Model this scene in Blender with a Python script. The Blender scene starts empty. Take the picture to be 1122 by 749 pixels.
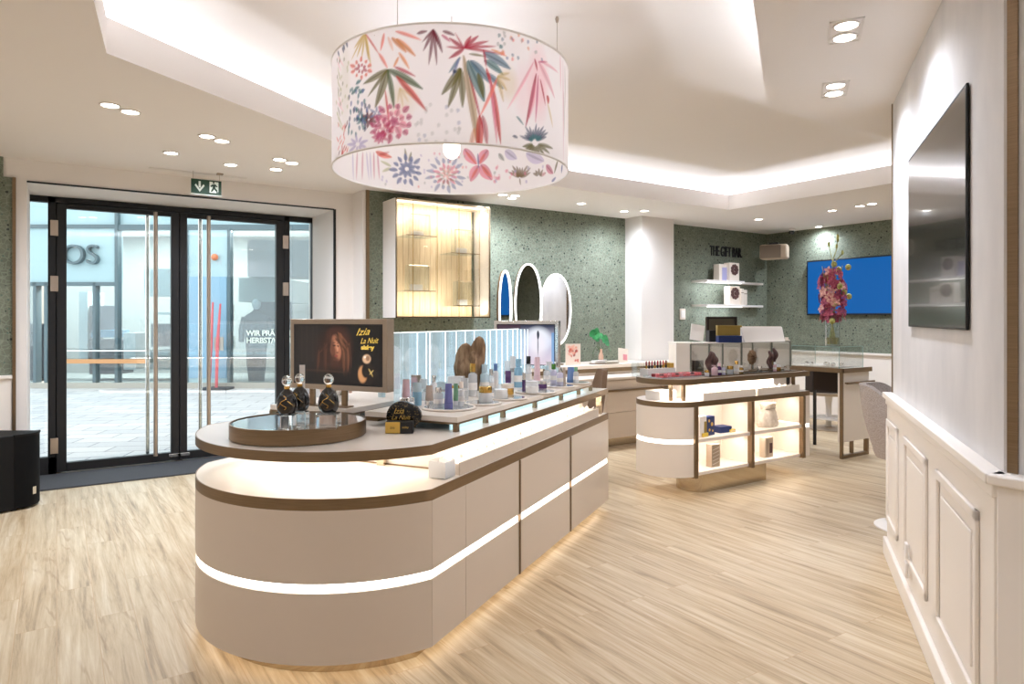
import bpy, math, random
import numpy as np
from mathutils import Vector

random.seed(7)
SC = bpy.context.scene
COL = SC.collection
PI = math.pi

# ------------------------------------------------------------------ camera, world, exposure
# World axes: X runs along the door / back walls, Y runs out through the doors, Z up.
TH = math.radians(33.7)
CT, ST = math.cos(TH), math.sin(TH)
F, CX, HY, EYE = 748.0, 561.0, 349.5, 1.40
cam = bpy.data.cameras.new('camera')
cam.sensor_width = 36.0
cam.lens = F / 1122 * 36
cam.shift_y = -(374.5 - HY) / 1122
cam.clip_end = 200
camo = bpy.data.objects.new('camera', cam)
COL.objects.link(camo)
camo.location = (0, 0, EYE)
camo.rotation_euler = (PI / 2, 0, -TH)
SC.camera = camo

SC.view_settings.view_transform = 'Standard'
SC.view_settings.look = 'None'
SC.view_settings.exposure = 0.97
SC.view_settings.gamma = 1.0
SC.view_settings.use_curve_mapping = False
SC.cycles.use_denoising = True
SC.cycles.max_bounces = 10
SC.cycles.diffuse_bounces = 5
SC.cycles.glossy_bounces = 4
SC.cycles.transmission_bounces = 8
SC.cycles.transparent_max_bounces = 40
SC.cycles.sample_clamp_indirect = 6.0
SC.cycles.caustics_reflective = False
SC.cycles.caustics_refractive = False

wd = bpy.data.worlds.new('sky')
SC.world = wd
wd.use_nodes = True
bg = wd.node_tree.nodes['Background']
bg.inputs['Color'].default_value = (0.95, 0.98, 1.0, 1)
bg.inputs['Strength'].default_value = 1.4

SPOT_W = 26.0      # each recessed downlight, watts
COVE_W = 5.0       # each metre of ceiling cove strip, watts
WARM = (0.90, 0.98, 1.13)

# ------------------------------------------------------------------ coordinates
def cw(X, Y):                       # metres right of / in front of the eye -> world x, y
    return (CT * X + ST * Y, -ST * X + CT * Y)
def wc(a, b):
    return (CT * a - ST * b, ST * a + CT * b)
def onz(u, v, z):                   # where the sight line of a photo point meets the height z
    Y = (EYE - z) * F / (v - HY)
    return cw((u - CX) / F * Y, Y)
def xb(u, b):                       # where a sight line meets the plane y = b
    k = (u - CX) / F
    return CT * k * (b / (CT - ST * k)) + ST * (b / (CT - ST * k))
def zb(u, v, b):
    k = (u - CX) / F
    return EYE - (v - HY) / F * (b / (CT - ST * k))
def zat(v, a, b):
    return EYE - (v - HY) / F * wc(a, b)[1]

# ------------------------------------------------------------------ materials
def lin(c):
    return tuple((x / 12.92 if x <= 0.04045 else ((x + 0.055) / 1.055) ** 2.4) for x in c)
def rgb(r, g, b):
    return lin((r / 255, g / 255, b / 255))
MATS = {}
def mat(name, c, rough=0.5, metal=0.0, emit=0.0, ecol=None, trans=0.0, ior=1.45, coat=0.0, alpha=1.0, spec=0.5):
    m = bpy.data.materials.new(name)
    m.use_nodes = True
    p = m.node_tree.nodes['Principled BSDF']
    p.inputs['Base Color'].default_value = (*c, 1)
    p.inputs['Roughness'].default_value = rough
    p.inputs['Metallic'].default_value = metal
    p.inputs['IOR'].default_value = ior
    p.inputs['Transmission Weight'].default_value = trans
    p.inputs['Coat Weight'].default_value = coat
    p.inputs['Alpha'].default_value = alpha
    p.inputs['Specular IOR Level'].default_value = spec
    if emit:
        p.inputs['Emission Color'].default_value = (*(ecol or c), 1)
        p.inputs['Emission Strength'].default_value = emit
    MATS[name] = m
    return m
def nodes(m):
    return m.node_tree.nodes, m.node_tree.links, m.node_tree.nodes['Principled BSDF']
def ramp(nt, stops, interp='LINEAR'):
    r = nt.nodes.new('ShaderNodeValToRGB')
    r.color_ramp.interpolation = interp
    els = r.color_ramp.elements
    while len(els) < len(stops):
        els.new(0.5)
    for e, (p, c) in zip(els, stops):
        e.position = p
        e.color = (*c, 1)
    return r
def tex_coord(nt, scale=(1, 1, 1), rot=(0, 0, 0), which='Object'):
    t = nt.nodes.new('ShaderNodeTexCoord')
    mp = nt.nodes.new('ShaderNodeMapping')
    mp.inputs['Scale'].default_value = scale
    mp.inputs['Rotation'].default_value = rot
    nt.links.new(t.outputs[which], mp.inputs['Vector'])
    return mp
def vary(m, c1, c2, scale=3.0, stretch=(1, 1, 1), detail=4, bump=0.0):   # soft noise between two tones
    n, l, p = nodes(m)
    mp = tex_coord(m.node_tree, stretch)
    nz = n.new('ShaderNodeTexNoise')
    nz.inputs['Scale'].default_value = scale
    nz.inputs['Detail'].default_value = detail
    l.new(mp.outputs[0], nz.inputs['Vector'])
    r = ramp(m.node_tree, [(0.3, c1), (0.7, c2)])
    l.new(nz.outputs['Fac'], r.inputs[0])
    l.new(r.outputs[0], p.inputs['Base Color'])
    if bump:
        b = n.new('ShaderNodeBump')
        b.inputs['Strength'].default_value = bump
        b.inputs['Distance'].default_value = 0.004
        l.new(nz.outputs['Fac'], b.inputs['Height'])
        l.new(b.outputs[0], p.inputs['Normal'])
    return m
def thin_glass(name, tint=(1, 1, 1), refl=0.06, rough=0.0):
    m = bpy.data.materials.new(name)
    m.use_nodes = True
    n, l = m.node_tree.nodes, m.node_tree.links
    n.remove(n['Principled BSDF'])
    out = n['Material Output']
    t = n.new('ShaderNodeBsdfTransparent'); t.inputs[0].default_value = (*tint, 1)
    g = n.new('ShaderNodeBsdfGlossy'); g.inputs['Roughness'].default_value = rough
    mx = n.new('ShaderNodeMixShader')
    lw = n.new('ShaderNodeLayerWeight'); lw.inputs['Blend'].default_value = 0.25
    ma = n.new('ShaderNodeMath'); ma.operation = 'MULTIPLY_ADD'
    ma.inputs[1].default_value = 0.45; ma.inputs[2].default_value = refl
    l.new(lw.outputs['Fresnel'], ma.inputs[0])
    l.new(ma.outputs[0], mx.inputs[0])
    l.new(t.outputs[0], mx.inputs[1]); l.new(g.outputs[0], mx.inputs[2])
    l.new(mx.outputs[0], out.inputs['Surface'])
    MATS[name] = m
    return m
def attr_mat(name, rough=0.6, emit=0.0, translucent=0.0):    # colour printed on the mesh (a print or a screen picture)
    m = mat(name, (1, 1, 1), rough)
    n, l, p = nodes(m)
    a = n.new('ShaderNodeAttribute'); a.attribute_name = 'print'
    l.new(a.outputs['Color'], p.inputs['Base Color'])
    if emit:
        p.inputs['Base Color'].default_value = (0.02, 0.02, 0.02, 1)
        l.remove(p.inputs['Base Color'].links[0])
        l.new(a.outputs['Color'], p.inputs['Emission Color'])
        p.inputs['Emission Strength'].default_value = emit
    if translucent:
        t = n.new('ShaderNodeBsdfTranslucent')
        l.new(a.outputs['Color'], t.inputs['Color'])
        mx = n.new('ShaderNodeMixShader'); mx.inputs[0].default_value = translucent
        l.new(p.outputs[0], mx.inputs[1]); l.new(t.outputs[0], mx.inputs[2])
        l.new(mx.outputs[0], n['Material Output'].inputs['Surface'])
    return m

M = {}
M['ceiling'] = mat('ceiling paint', rgb(245, 240, 236), 0.9)
M['white'] = mat('white paint', rgb(236, 231, 226), 0.7)
M['wall_grey'] = vary(mat('pale grey plaster', rgb(222, 219, 218), 0.8), rgb(215, 213, 213), rgb(230, 227, 226), 5.0, (1, 1, 0.5), 6, 0.05)
M['wainscot'] = mat('cream wainscot lacquer', rgb(244, 237, 229), 0.45)
M['cream'] = mat('cream lacquer', rgb(238, 226, 212), 0.35)
M['taupe'] = mat('greige lacquer', rgb(214, 199, 182), 0.42)
M['top_cream'] = mat('pale stone top', rgb(232, 222, 210), 0.3)
M['bronze'] = vary(mat('brushed bronze', rgb(136, 114, 88), 0.38, 0.85), rgb(130, 109, 84), rgb(142, 120, 94), 30, (0.3, 0.3, 14), 2)
M['bronze_light'] = mat('polished bronze', rgb(196, 182, 160), 0.14, 0.95)
M['black'] = mat('black metal', rgb(26, 26, 28), 0.45)
M['black_gloss'] = mat('black gloss', rgb(10, 10, 11), 0.08, coat=0.5)
M['dark_grille'] = mat('black grille', rgb(8, 8, 9), 0.8, spec=0.2)
M['sub_black'] = mat('black paint', rgb(10, 10, 11), 0.6, spec=0.25)
M['steel'] = mat('brushed steel', rgb(186, 172, 158), 0.3, 0.9)
M['chrome'] = mat('silver metal', rgb(225, 224, 222), 0.15, 1.0)
M['glass'] = thin_glass('clear glass', (0.97, 0.985, 0.98), 0.04)
M['door_glass'] = thin_glass('door glass', (0.93, 0.97, 0.97), 0.05)
M['acrylic'] = thin_glass('clear acrylic', (0.96, 0.985, 0.99), 0.06)
M['frost'] = mat('milky acrylic', rgb(238, 240, 242), 0.25, alpha=0.55)
M['solid_glass'] = mat('solid clear glass', (0.97, 0.99, 0.99), 0.02, trans=1.0, ior=1.45)
M['mirror'] = mat('mirror', (0.85, 0.86, 0.86), 0.02, 1.0)
M['led_white'] = mat('white light strip', (1, 1, 1), 0.5, emit=2.2, ecol=(1.0, 0.96, 0.91))
M['led_soft'] = mat('soft light strip', (1, 1, 1), 0.5, emit=1.8, ecol=(1.0, 0.96, 0.92))
M['led_blue'] = mat('cool light strip', (1, 1, 1), 0.5, emit=2.2, ecol=(0.76, 0.93, 1.0))
M['led_ring'] = mat('mirror light ring', (1, 1, 1), 0.5, emit=1.0, ecol=(1.0, 0.97, 0.90))
M['led_base'] = mat('warm base light', (1, 1, 1), 0.5, emit=3.2, ecol=(1.0, 0.86, 0.68))
M['lens'] = mat('lamp lens', (1, 1, 1), 0.5, emit=12.0, ecol=(1.0, 0.93, 0.84))
M['bulb'] = mat('bulb glass', (1, 1, 1), 0.3, emit=2.0, ecol=(1.0, 0.80, 0.58))
M['screen_blue'] = mat('blue screen', (0.01, 0.01, 0.01), 0.5, spec=0.1, emit=0.78, ecol=rgb(0, 76, 140))
M['screen_off'] = mat('dark screen', rgb(34, 29, 26), 0.16, coat=0.3)
M['mat'] = vary(mat('charcoal mat', rgb(66, 68, 72), 0.95), rgb(54, 56, 60), rgb(84, 86, 90), 260, (1, 1, 1), 2, 0.3)
M['sign_green'] = mat('sign green', rgb(8, 58, 34), 0.5)
M['sign_white'] = mat('sign white', rgb(225, 235, 225), 0.5)
M['beige'] = mat('beige plastic', rgb(190, 172, 150), 0.5)
M['stone_grey'] = mat('grey beige metal', rgb(176, 160, 142), 0.35, 0.5)
M['tweed'] = vary(mat('grey tweed', rgb(150, 136, 126), 0.95), rgb(126, 114, 108), rgb(204, 192, 182), 300, (1, 1, 1), 2, 0.4)
M['brown_fabric'] = vary(mat('brown fabric', rgb(116, 92, 72), 0.9), rgb(100, 78, 60), rgb(134, 110, 88), 200)
M['dark_fabric'] = mat('dark brown fabric', rgb(52, 42, 36), 0.9)
M['gold'] = mat('gold metal', rgb(212, 170, 92), 0.25, 1.0)
M['gold_paint'] = mat('gold ink', rgb(214, 176, 84), 0.4, 0.3)

def wallpaper():
    m = mat('sage terrazzo wallpaper', rgb(130, 146, 134), 0.85)
    n, l, p = nodes(m)
    mp = tex_coord(m.node_tree)
    nz = n.new('ShaderNodeTexNoise'); nz.inputs['Scale'].default_value = 9
    l.new(mp.outputs[0], nz.inputs['Vector'])
    base = ramp(m.node_tree, [(0.3, rgb(106, 112, 97)), (0.7, rgb(122, 128, 112))])
    l.new(nz.outputs['Fac'], base.inputs[0])
    v1 = n.new('ShaderNodeTexVoronoi'); v1.feature = 'DISTANCE_TO_EDGE'; v1.inputs['Scale'].default_value = 27
    l.new(mp.outputs[0], v1.inputs['Vector'])
    r1 = ramp(m.node_tree, [(0.0, (1, 1, 1)), (0.09, (0, 0, 0))])
    l.new(v1.outputs['Distance'], r1.inputs[0])
    mx = n.new('ShaderNodeMixRGB'); mx.inputs[2].default_value = (*rgb(158, 168, 150), 1)
    ma = n.new('ShaderNodeMath'); ma.operation = 'MULTIPLY'; ma.inputs[1].default_value = 0.50
    l.new(r1.outputs[0], ma.inputs[0]); l.new(ma.outputs[0], mx.inputs[0])
    l.new(base.outputs[0], mx.inputs[1])
    prev = mx
    for sc, th, c in ((14, 0.17, rgb(46, 54, 50)), (23, 0.19, rgb(92, 112, 100)), (19, 0.15, rgb(66, 76, 66))):
        v = n.new('ShaderNodeTexVoronoi'); v.inputs['Scale'].default_value = sc
        l.new(mp.outputs[0], v.inputs['Vector'])
        r = ramp(m.node_tree, [(th - 0.04, (1, 1, 1)), (th, (0, 0, 0))])
        l.new(v.outputs['Distance'], r.inputs[0])
        nx = n.new('ShaderNodeMixRGB'); nx.inputs[2].default_value = (*c, 1)
        l.new(r.outputs[0], nx.inputs[0]); l.new(prev.outputs[0], nx.inputs[1])
        prev = nx
    l.new(prev.outputs[0], p.inputs['Base Color'])
    return m
M['paper'] = wallpaper()

def oak():
    m = mat('pale oak planks', rgb(214, 186, 150), 0.42)
    n, l, p = nodes(m)
    mp = tex_coord(m.node_tree, (1, 1, 1), (0, 0, PI / 2))
    br = n.new('ShaderNodeTexBrick')
    br.offset = 0.37; br.squash = 1.0
    br.inputs['Scale'].default_value = 1.0
    br.inputs['Brick Width'].default_value = 1.25
    br.inputs['Row Height'].default_value = 0.155
    br.inputs['Mortar Size'].default_value = 0.0016
    br.inputs['Mortar Smooth'].default_value = 0.2
    br.inputs['Color1'].default_value = (0.0, 0.0, 0.0, 1)
    br.inputs['Color2'].default_value = (1, 1, 1, 1)
    br.inputs['Mortar'].default_value = (0.5, 0.5, 0.5, 1)
    l.new(mp.outputs[0], br.inputs['Vector'])
    tone = ramp(m.node_tree, [(0.0, rgb(176, 153, 119)), (0.5, rgb(196, 178, 147)), (1.0, rgb(208, 193, 164))])
    l.new(br.outputs['Color'], tone.inputs[0])
    # grain: long streaks, shifted plank by plank
    mp2 = tex_coord(m.node_tree, (14, 0.7, 1))
    add = n.new('ShaderNodeVectorMath'); add.operation = 'MULTIPLY_ADD'
    add.inputs[1].default_value = (7, 5, 3)
    l.new(br.outputs['Color'], add.inputs[0]); l.new(mp2.outputs[0], add.inputs[2])
    g = n.new('ShaderNodeTexNoise'); g.inputs['Scale'].default_value = 1.6; g.inputs['Detail'].default_value = 9
    g.inputs['Roughness'].default_value = 0.68; g.inputs['Distortion'].default_value = 0.35
    l.new(add.outputs[0], g.inputs['Vector'])
    gr = ramp(m.node_tree, [(0.28, rgb(108, 80, 52)), (0.45, rgb(188, 163, 128)), (0.56, rgb(206, 186, 154)), (0.72, rgb(228, 216, 194))])
    l.new(g.outputs['Fac'], gr.inputs[0])
    mx = n.new('ShaderNodeMixRGB'); mx.inputs[0].default_value = 0.76
    l.new(tone.outputs[0], mx.inputs[1]); l.new(gr.outputs[0], mx.inputs[2])
    # cathedral figure in patches
    w = n.new('ShaderNodeTexWave'); w.wave_type = 'RINGS'; w.rings_direction = 'Z'
    w.inputs['Scale'].default_value = 1.7; w.inputs['Distortion'].default_value = 5
    w.inputs['Detail'].default_value = 4; w.inputs['Detail Scale'].default_value = 1.6
    mp3 = tex_coord(m.node_tree, (9, 0.7, 1))
    add3 = n.new('ShaderNodeVectorMath'); add3.operation = 'MULTIPLY_ADD'
    add3.inputs[1].default_value = (3, 9, 2)
    l.new(br.outputs['Color'], add3.inputs[0]); l.new(mp3.outputs[0], add3.inputs[2])
    l.new(add3.outputs[0], w.inputs['Vector'])
    wr = ramp(m.node_tree, [(0.0, (1, 1, 1)), (0.25, (0, 0, 0))])
    l.new(w.outputs['Fac'], wr.inputs[0])
    pn = n.new('ShaderNodeTexNoise'); pn.inputs['Scale'].default_value = 1.3
    l.new(add3.outputs[0], pn.inputs['Vector'])
    pr = ramp(m.node_tree, [(0.52, (0, 0, 0)), (0.64, (0.36, 0.36, 0.36))])
    l.new(pn.outputs['Fac'], pr.inputs[0])
    mm = n.new('ShaderNodeMath'); mm.operation = 'MULTIPLY'
    l.new(wr.outputs[0], mm.inputs[0]); l.new(pr.outputs[0], mm.inputs[1])
    mx2 = n.new('ShaderNodeMixRGB'); mx2.inputs[2].default_value = (*rgb(150, 112, 74), 1)
    l.new(mm.outputs[0], mx2.inputs[0]); l.new(mx.outputs[0], mx2.inputs[1])
    # plank joints
    mx3 = n.new('ShaderNodeMixRGB'); mx3.inputs[2].default_value = (*rgb(190, 160, 124), 1)
    l.new(br.outputs['Fac'], mx3.inputs[0]); l.new(mx2.outputs[0], mx3.inputs[1])
    l.new(mx3.outputs[0], p.inputs['Base Color'])
    return m
M['oak'] = oak()

def paving():
    m = mat('street paving', rgb(205, 205, 206), 0.8)
    n, l, p = nodes(m)
    mp = tex_coord(m.node_tree, (1, 1, 1), (0, 0, 0.45))
    br = n.new('ShaderNodeTexBrick')
    br.inputs['Scale'].default_value = 1
    br.inputs['Brick Width'].default_value = 0.6
    br.inputs['Row Height'].default_value = 0.3
    br.inputs['Mortar Size'].default_value = 0.008
    br.inputs['Color1'].default_value = (*rgb(176, 176, 180), 1)
    br.inputs['Color2'].default_value = (*rgb(196, 195, 195), 1)
    br.inputs['Mortar'].default_value = (*rgb(120, 120, 126), 1)
    l.new(mp.outputs[0], br.inputs['Vector'])
    l.new(br.outputs['Color'], p.inputs['Base Color'])
    return m
M['paving'] = paving()

# ------------------------------------------------------------------ mesh building
class MB:
    def __init__(s):
        s.v, s.f, s.m = [], [], []
    def face(s, idx, m=0):
        s.f.append(tuple(idx)); s.m.append(m)
    def poly(s, pts, m=0):
        k = len(s.v); s.v += [tuple(p) for p in pts]; s.face(range(k, k + len(pts)), m); return s
    def box(s, x0, y0, z0, x1, y1, z1, m=0):
        x0, x1 = min(x0, x1), max(x0, x1); y0, y1 = min(y0, y1), max(y0, y1); z0, z1 = min(z0, z1), max(z0, z1)
        k = len(s.v)
        s.v += [(x0, y0, z0), (x1, y0, z0), (x1, y1, z0), (x0, y1, z0), (x0, y0, z1), (x1, y0, z1), (x1, y1, z1), (x0, y1, z1)]
        for q in ((3, 2, 1, 0), (4, 5, 6, 7), (0, 1, 5, 4), (1, 2, 6, 5), (2, 3, 7, 6), (3, 0, 4, 7)):
            s.face([k + i for i in q], m)
        return s
    def prism(s, pts, z0, z1, m=0, mtop=None, mbot=None):
        n = len(pts); k = len(s.v)
        s.v += [(x, y, z0) for x, y in pts] + [(x, y, z1) for x, y in pts]
        for i in range(n):
            j = (i + 1) % n
            s.face((k + i, k + j, k + n + j, k + n + i), m)
        s.face([k + n + i for i in range(n)], m if mtop is None else mtop)
        s.face([k + n - 1 - i for i in range(n)], m if mbot is None else mbot)
        return s
    def ring(s, outer, inner, z0, z1, m=0):          # a closed band between two outlines of equal length
        n = len(outer); k = len(s.v)
        for pts, z in ((outer, z0), (outer, z1), (inner, z1), (inner, z0)):
            s.v += [(x, y, z) for x, y in pts]
        for r in range(4):
            a, b = k + r * n, k + ((r + 1) % 4) * n
            for i in range(n):
                j = (i + 1) % n
                s.face((a + i, a + j, b + j, b + i), m)
        return s
    def lathe(s, prof, seg=20, c=(0, 0, 0), m=0, cap=True, sx=1.0, sy=1.0):
        k = len(s.v); n = len(prof)
        for r, z in prof:
            for i in range(seg):
                t = 2 * PI * i / seg
                s.v.append((c[0] + r * sx * math.cos(t), c[1] + r * sy * math.sin(t), c[2] + z))
        for j in range(n - 1):
            for i in range(seg):
                i2 = (i + 1) % seg
                s.face((k + j * seg + i, k + j * seg + i2, k + (j + 1) * seg + i2, k + (j + 1) * seg + i), m)
        if cap:
            s.face([k + seg - 1 - i for i in range(seg)], m)
            s.face([k + (n - 1) * seg + i for i in range(seg)], m)
        return s
    def sphere(s, c, rx, ry=None, rz=None, seg=14, rings=9, m=0):
        ry = ry or rx; rz = rz or rx
        prof = [(max(1e-4, math.sin(PI * i / rings)), -math.cos(PI * i / rings)) for i in range(rings + 1)]
        k = len(s.v)
        for r, z in prof:
            for i in range(seg):
                t = 2 * PI * i / seg
                s.v.append((c[0] + rx * r * math.cos(t), c[1] + ry * r * math.sin(t), c[2] + rz * z))
        for j in range(rings):
            for i in range(seg):
                i2 = (i + 1) % seg
                s.face((k + j * seg + i, k + j * seg + i2, k + (j + 1) * seg + i2, k + (j + 1) * seg + i), m)
        return s
    def tube(s, pts, r, seg=10, m=0, closed=False):
        pts = [Vector(p) for p in pts]; n = len(pts); k = len(s.v)
        rr = r if isinstance(r, (list, tuple)) else [r] * n
        up = None
        for i, p in enumerate(pts):
            if closed:
                d = pts[(i + 1) % n] - pts[i - 1]
            else:
                d = pts[min(i + 1, n - 1)] - pts[max(i - 1, 0)]
            d.normalize()
            if up is None:
                up = Vector((0, 0, 1)) if abs(d.z) < 0.9 else Vector((1, 0, 0))
            a = d.cross(up); a.normalize(); b = a.cross(d); up = b
            for q in range(seg):
                t = 2 * PI * q / seg
                w = p + a * (rr[i] * math.cos(t)) + b * (rr[i] * math.sin(t))
                s.v.append(tuple(w))
        for i in range(n if closed else n - 1):
            i2 = (i + 1) % n
            for q in range(seg):
                q2 = (q + 1) % seg
                s.face((k + i * seg + q2, k + i * seg + q, k + i2 * seg + q, k + i2 * seg + q2), m)
        if not closed:
            s.face([k + q for q in range(seg)], m)
            s.face([k + (n - 1) * seg + seg - 1 - q for q in range(seg)], m)
        return s
    def bar(s, p, q, w, h=None, m=0):                # square bar between two points
        return s.tube([p, q], w * 0.7071, 4, m)
    def grid(s, nx, ny, fn, m=0, closed=False):
        k = len(s.v)
        for j in range(ny):
            for i in range(nx):
                s.v.append(tuple(fn(i, j)))
        for j in range(ny - 1):
            for i in range(nx if closed else nx - 1):
                i2 = (i + 1) % nx
                s.face((k + j * nx + i, k + j * nx + i2, k + (j + 1) * nx + i2, k + (j + 1) * nx + i), m)
        return s
    def mesh(s, name, mats, angle=0.65):
        me = bpy.data.meshes.new(name)
        me.from_pydata(s.v, [], s.f)
        for x in (mats if isinstance(mats, (list, tuple)) else [mats]):
            me.materials.append(x)
        me.polygons.foreach_set('material_index', s.m)
        me.polygons.foreach_set('use_smooth', [True] * len(s.f))
        me.update()
        me.set_sharp_from_angle(angle=angle)
        return me
    def build(s, name, mats, parent=None, bevel=0.0, angle=0.65):
        o = bpy.data.objects.new(name, s.mesh(name, mats, angle))
        COL.objects.link(o)
        if parent is not None:
            o.parent = parent
        if bevel:
            b = o.modifiers.new('bevel', 'BEVEL'); b.width = bevel; b.segments = 2; b.limit_method = 'ANGLE'
        return o

def thing(name, label, cat, loc=(0, 0, 0), rz=0.0, group=None):
    o = bpy.data.objects.new(name, None)
    o.empty_display_size = 0.1
    COL.objects.link(o)
    o.location = loc; o.rotation_euler = (0, 0, rz)
    o['label'] = label; o['category'] = cat
    if group: o['group'] = group
    return o
def tag(o, label, cat, group=None):
    o['label'] = label; o['category'] = cat
    if group: o['group'] = group
    return o
def struct(o):
    o['kind'] = 'structure'
    return o
def dup(root, loc, rz=None, label=None):
    c = root.copy(); COL.objects.link(c); c.location = loc
    if rz is not None: c.rotation_euler = (0, 0, rz)
    if label: c['label'] = label
    for ch in list(root.children):
        d = ch.copy(); COL.objects.link(d); d.parent = c
        for g in list(ch.children):
            e = g.copy(); COL.objects.link(e); e.parent = d
    return c
def text_mesh(name, s, size, material, parent=None, loc=(0, 0, 0), rot=(PI / 2, 0, 0), extrude=0.004, shear=0.0, align='LEFT', bold=0.0, sx=1.0, spacing=1.0):
    cu = bpy.data.curves.new(name, 'FONT')
    cu.body = s; cu.size = size; cu.extrude = extrude; cu.shear = shear; cu.align_x = align; cu.offset = bold
    cu.space_character = spacing
    to = bpy.data.objects.new(name + '_curve', cu)
    COL.objects.link(to)
    dg = bpy.context.evaluated_depsgraph_get()
    me = bpy.data.meshes.new_from_object(to.evaluated_get(dg))
    bpy.data.objects.remove(to)
    me.materials.clear(); me.materials.append(material)
    o = bpy.data.objects.new(name, me); COL.objects.link(o)
    o.location = loc; o.rotation_euler = rot; o.scale = (sx, 1, 1)
    if parent is not None: o.parent = parent
    return o
def area_light(name, loc, rot, sx, sy, watts, color=WARM, parent=None, spread=PI):
    li = bpy.data.lights.new(name, 'AREA'); li.shape = 'RECTANGLE'; li.size = sx; li.size_y = sy
    li.energy = watts; li.color = color; li.spread = spread
    o = bpy.data.objects.new(name, li); COL.objects.link(o); o.location = loc; o.rotation_euler = rot
    if parent is not None: o.parent = parent
    return o

# ------------------------------------------------------------------ painting flat pictures (screens, prints)
class Canvas:
    def __init__(s, w, h, nx, ny, bgc):
        s.w, s.h, s.nx, s.ny = w, h, nx, ny
        s.x, s.y = np.meshgrid(np.linspace(0, w, nx), np.linspace(0, h, ny))
        s.c = np.ones((ny, nx, 3)) * np.array(bgc)
    def mix(s, mask, col):
        s.c = s.c * (1 - mask[..., None]) + np.array(col) * mask[..., None]
    def ell(s, cx, cy, rx, ry, col, a=1.0, soft=0.2, rot=0.0):
        dx, dy = s.x - cx, s.y - cy
        c_, s_ = math.cos(rot), math.sin(rot)
        q = np.sqrt(((dx * c_ + dy * s_) / rx) ** 2 + ((-dx * s_ + dy * c_) / ry) ** 2)
        s.mix(a * np.clip((1 - q) / soft + 0.5, 0, 1), col)
    def rect(s, x0, y0, x1, y1, col, a=1.0):
        s.mix(a * ((s.x >= x0) & (s.x <= x1) & (s.y >= y0) & (s.y <= y1)).astype(float), col)
    def leaf(s, x0, y0, x1, y1, w, col, a=0.9, blunt=False):
        L = math.hypot(x1 - x0, y1 - y0) + 1e-9
        ex, ey = (x1 - x0) / L, (y1 - y0) / L
        pad = w * 1.2
        i0 = np.searchsorted(s.x[0], min(x0, x1) - pad); i1 = np.searchsorted(s.x[0], max(x0, x1) + pad)
        j0 = np.searchsorted(s.y[:, 0], min(y0, y1) - pad); j1 = np.searchsorted(s.y[:, 0], max(y0, y1) + pad)
        if i1 <= i0 or j1 <= j0: return
        X, Y = s.x[j0:j1, i0:i1], s.y[j0:j1, i0:i1]
        t = ((X - x0) * ex + (Y - y0) * ey) / L
        d = (X - x0) * -ey + (Y - y0) * ex
        d = d - 0.10 * w * np.sin(np.clip(t, 0, 1) * PI)
        tc = np.clip(t, 0, 1)
        hw = 0.5 * w * (np.ones_like(tc) if blunt else np.sin(PI * tc ** 0.8) ** 0.7)
        px = s.w / s.nx
        mk = np.clip((hw - np.abs(d)) / px + 0.5, 0, 1) * ((t >= 0) & (t <= 1)) * a
        shade = 0.82 + 0.3 * (d / (w + 1e-9) + 0.5) * np.clip(0.6 + 0.6 * tc, 0, 1.2)
        cc = np.array(col)[None, None, :] * shade[..., None]
        sub = s.c[j0:j1, i0:i1]
        s.c[j0:j1, i0:i1] = sub * (1 - mk[..., None]) + np.clip(cc, 0, 1) * mk[..., None]
    def put(s, me):
        at = me.color_attributes.new('print', 'FLOAT_COLOR', 'POINT')
        a = np.ones((s.ny * s.nx, 4), dtype=np.float32); a[:, :3] = s.c.reshape(-1, 3)
        at.data.foreach_set('color', a.ravel())
def picture(name, cv, material, parent, y=0.0, flip=False):     # upright picture, local x 0..w centred, z 0..h
    mb = MB().grid(cv.nx, cv.ny, lambda i, j: (cv.x[j, i] - cv.w / 2, y, cv.y[j, i]))
    me = mb.mesh(name, material)
    cv.put(me)
    o = bpy.data.objects.new(name, me); COL.objects.link(o); o.parent = parent
    return o

# ------------------------------------------------------------------ the room
ZC, ZU = 2.68, 2.95            # lower ceiling, upper (coffered) ceiling
B_IN, B_DOOR, B_BACK = 6.72, 7.41, 6.44
A_R, A_L, B_F = 8.92, -2.4, -3.4
N_ = (2.25, 0.843); F_ = (4.147, 2.127)          # near and far corners of the partition on the right

struct(MB().box(A_L - 0.2, B_F - 0.2, -0.1, A_R + 0.2, B_DOOR + 0.05, 0.0).build('floor', M['oak']))

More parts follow.
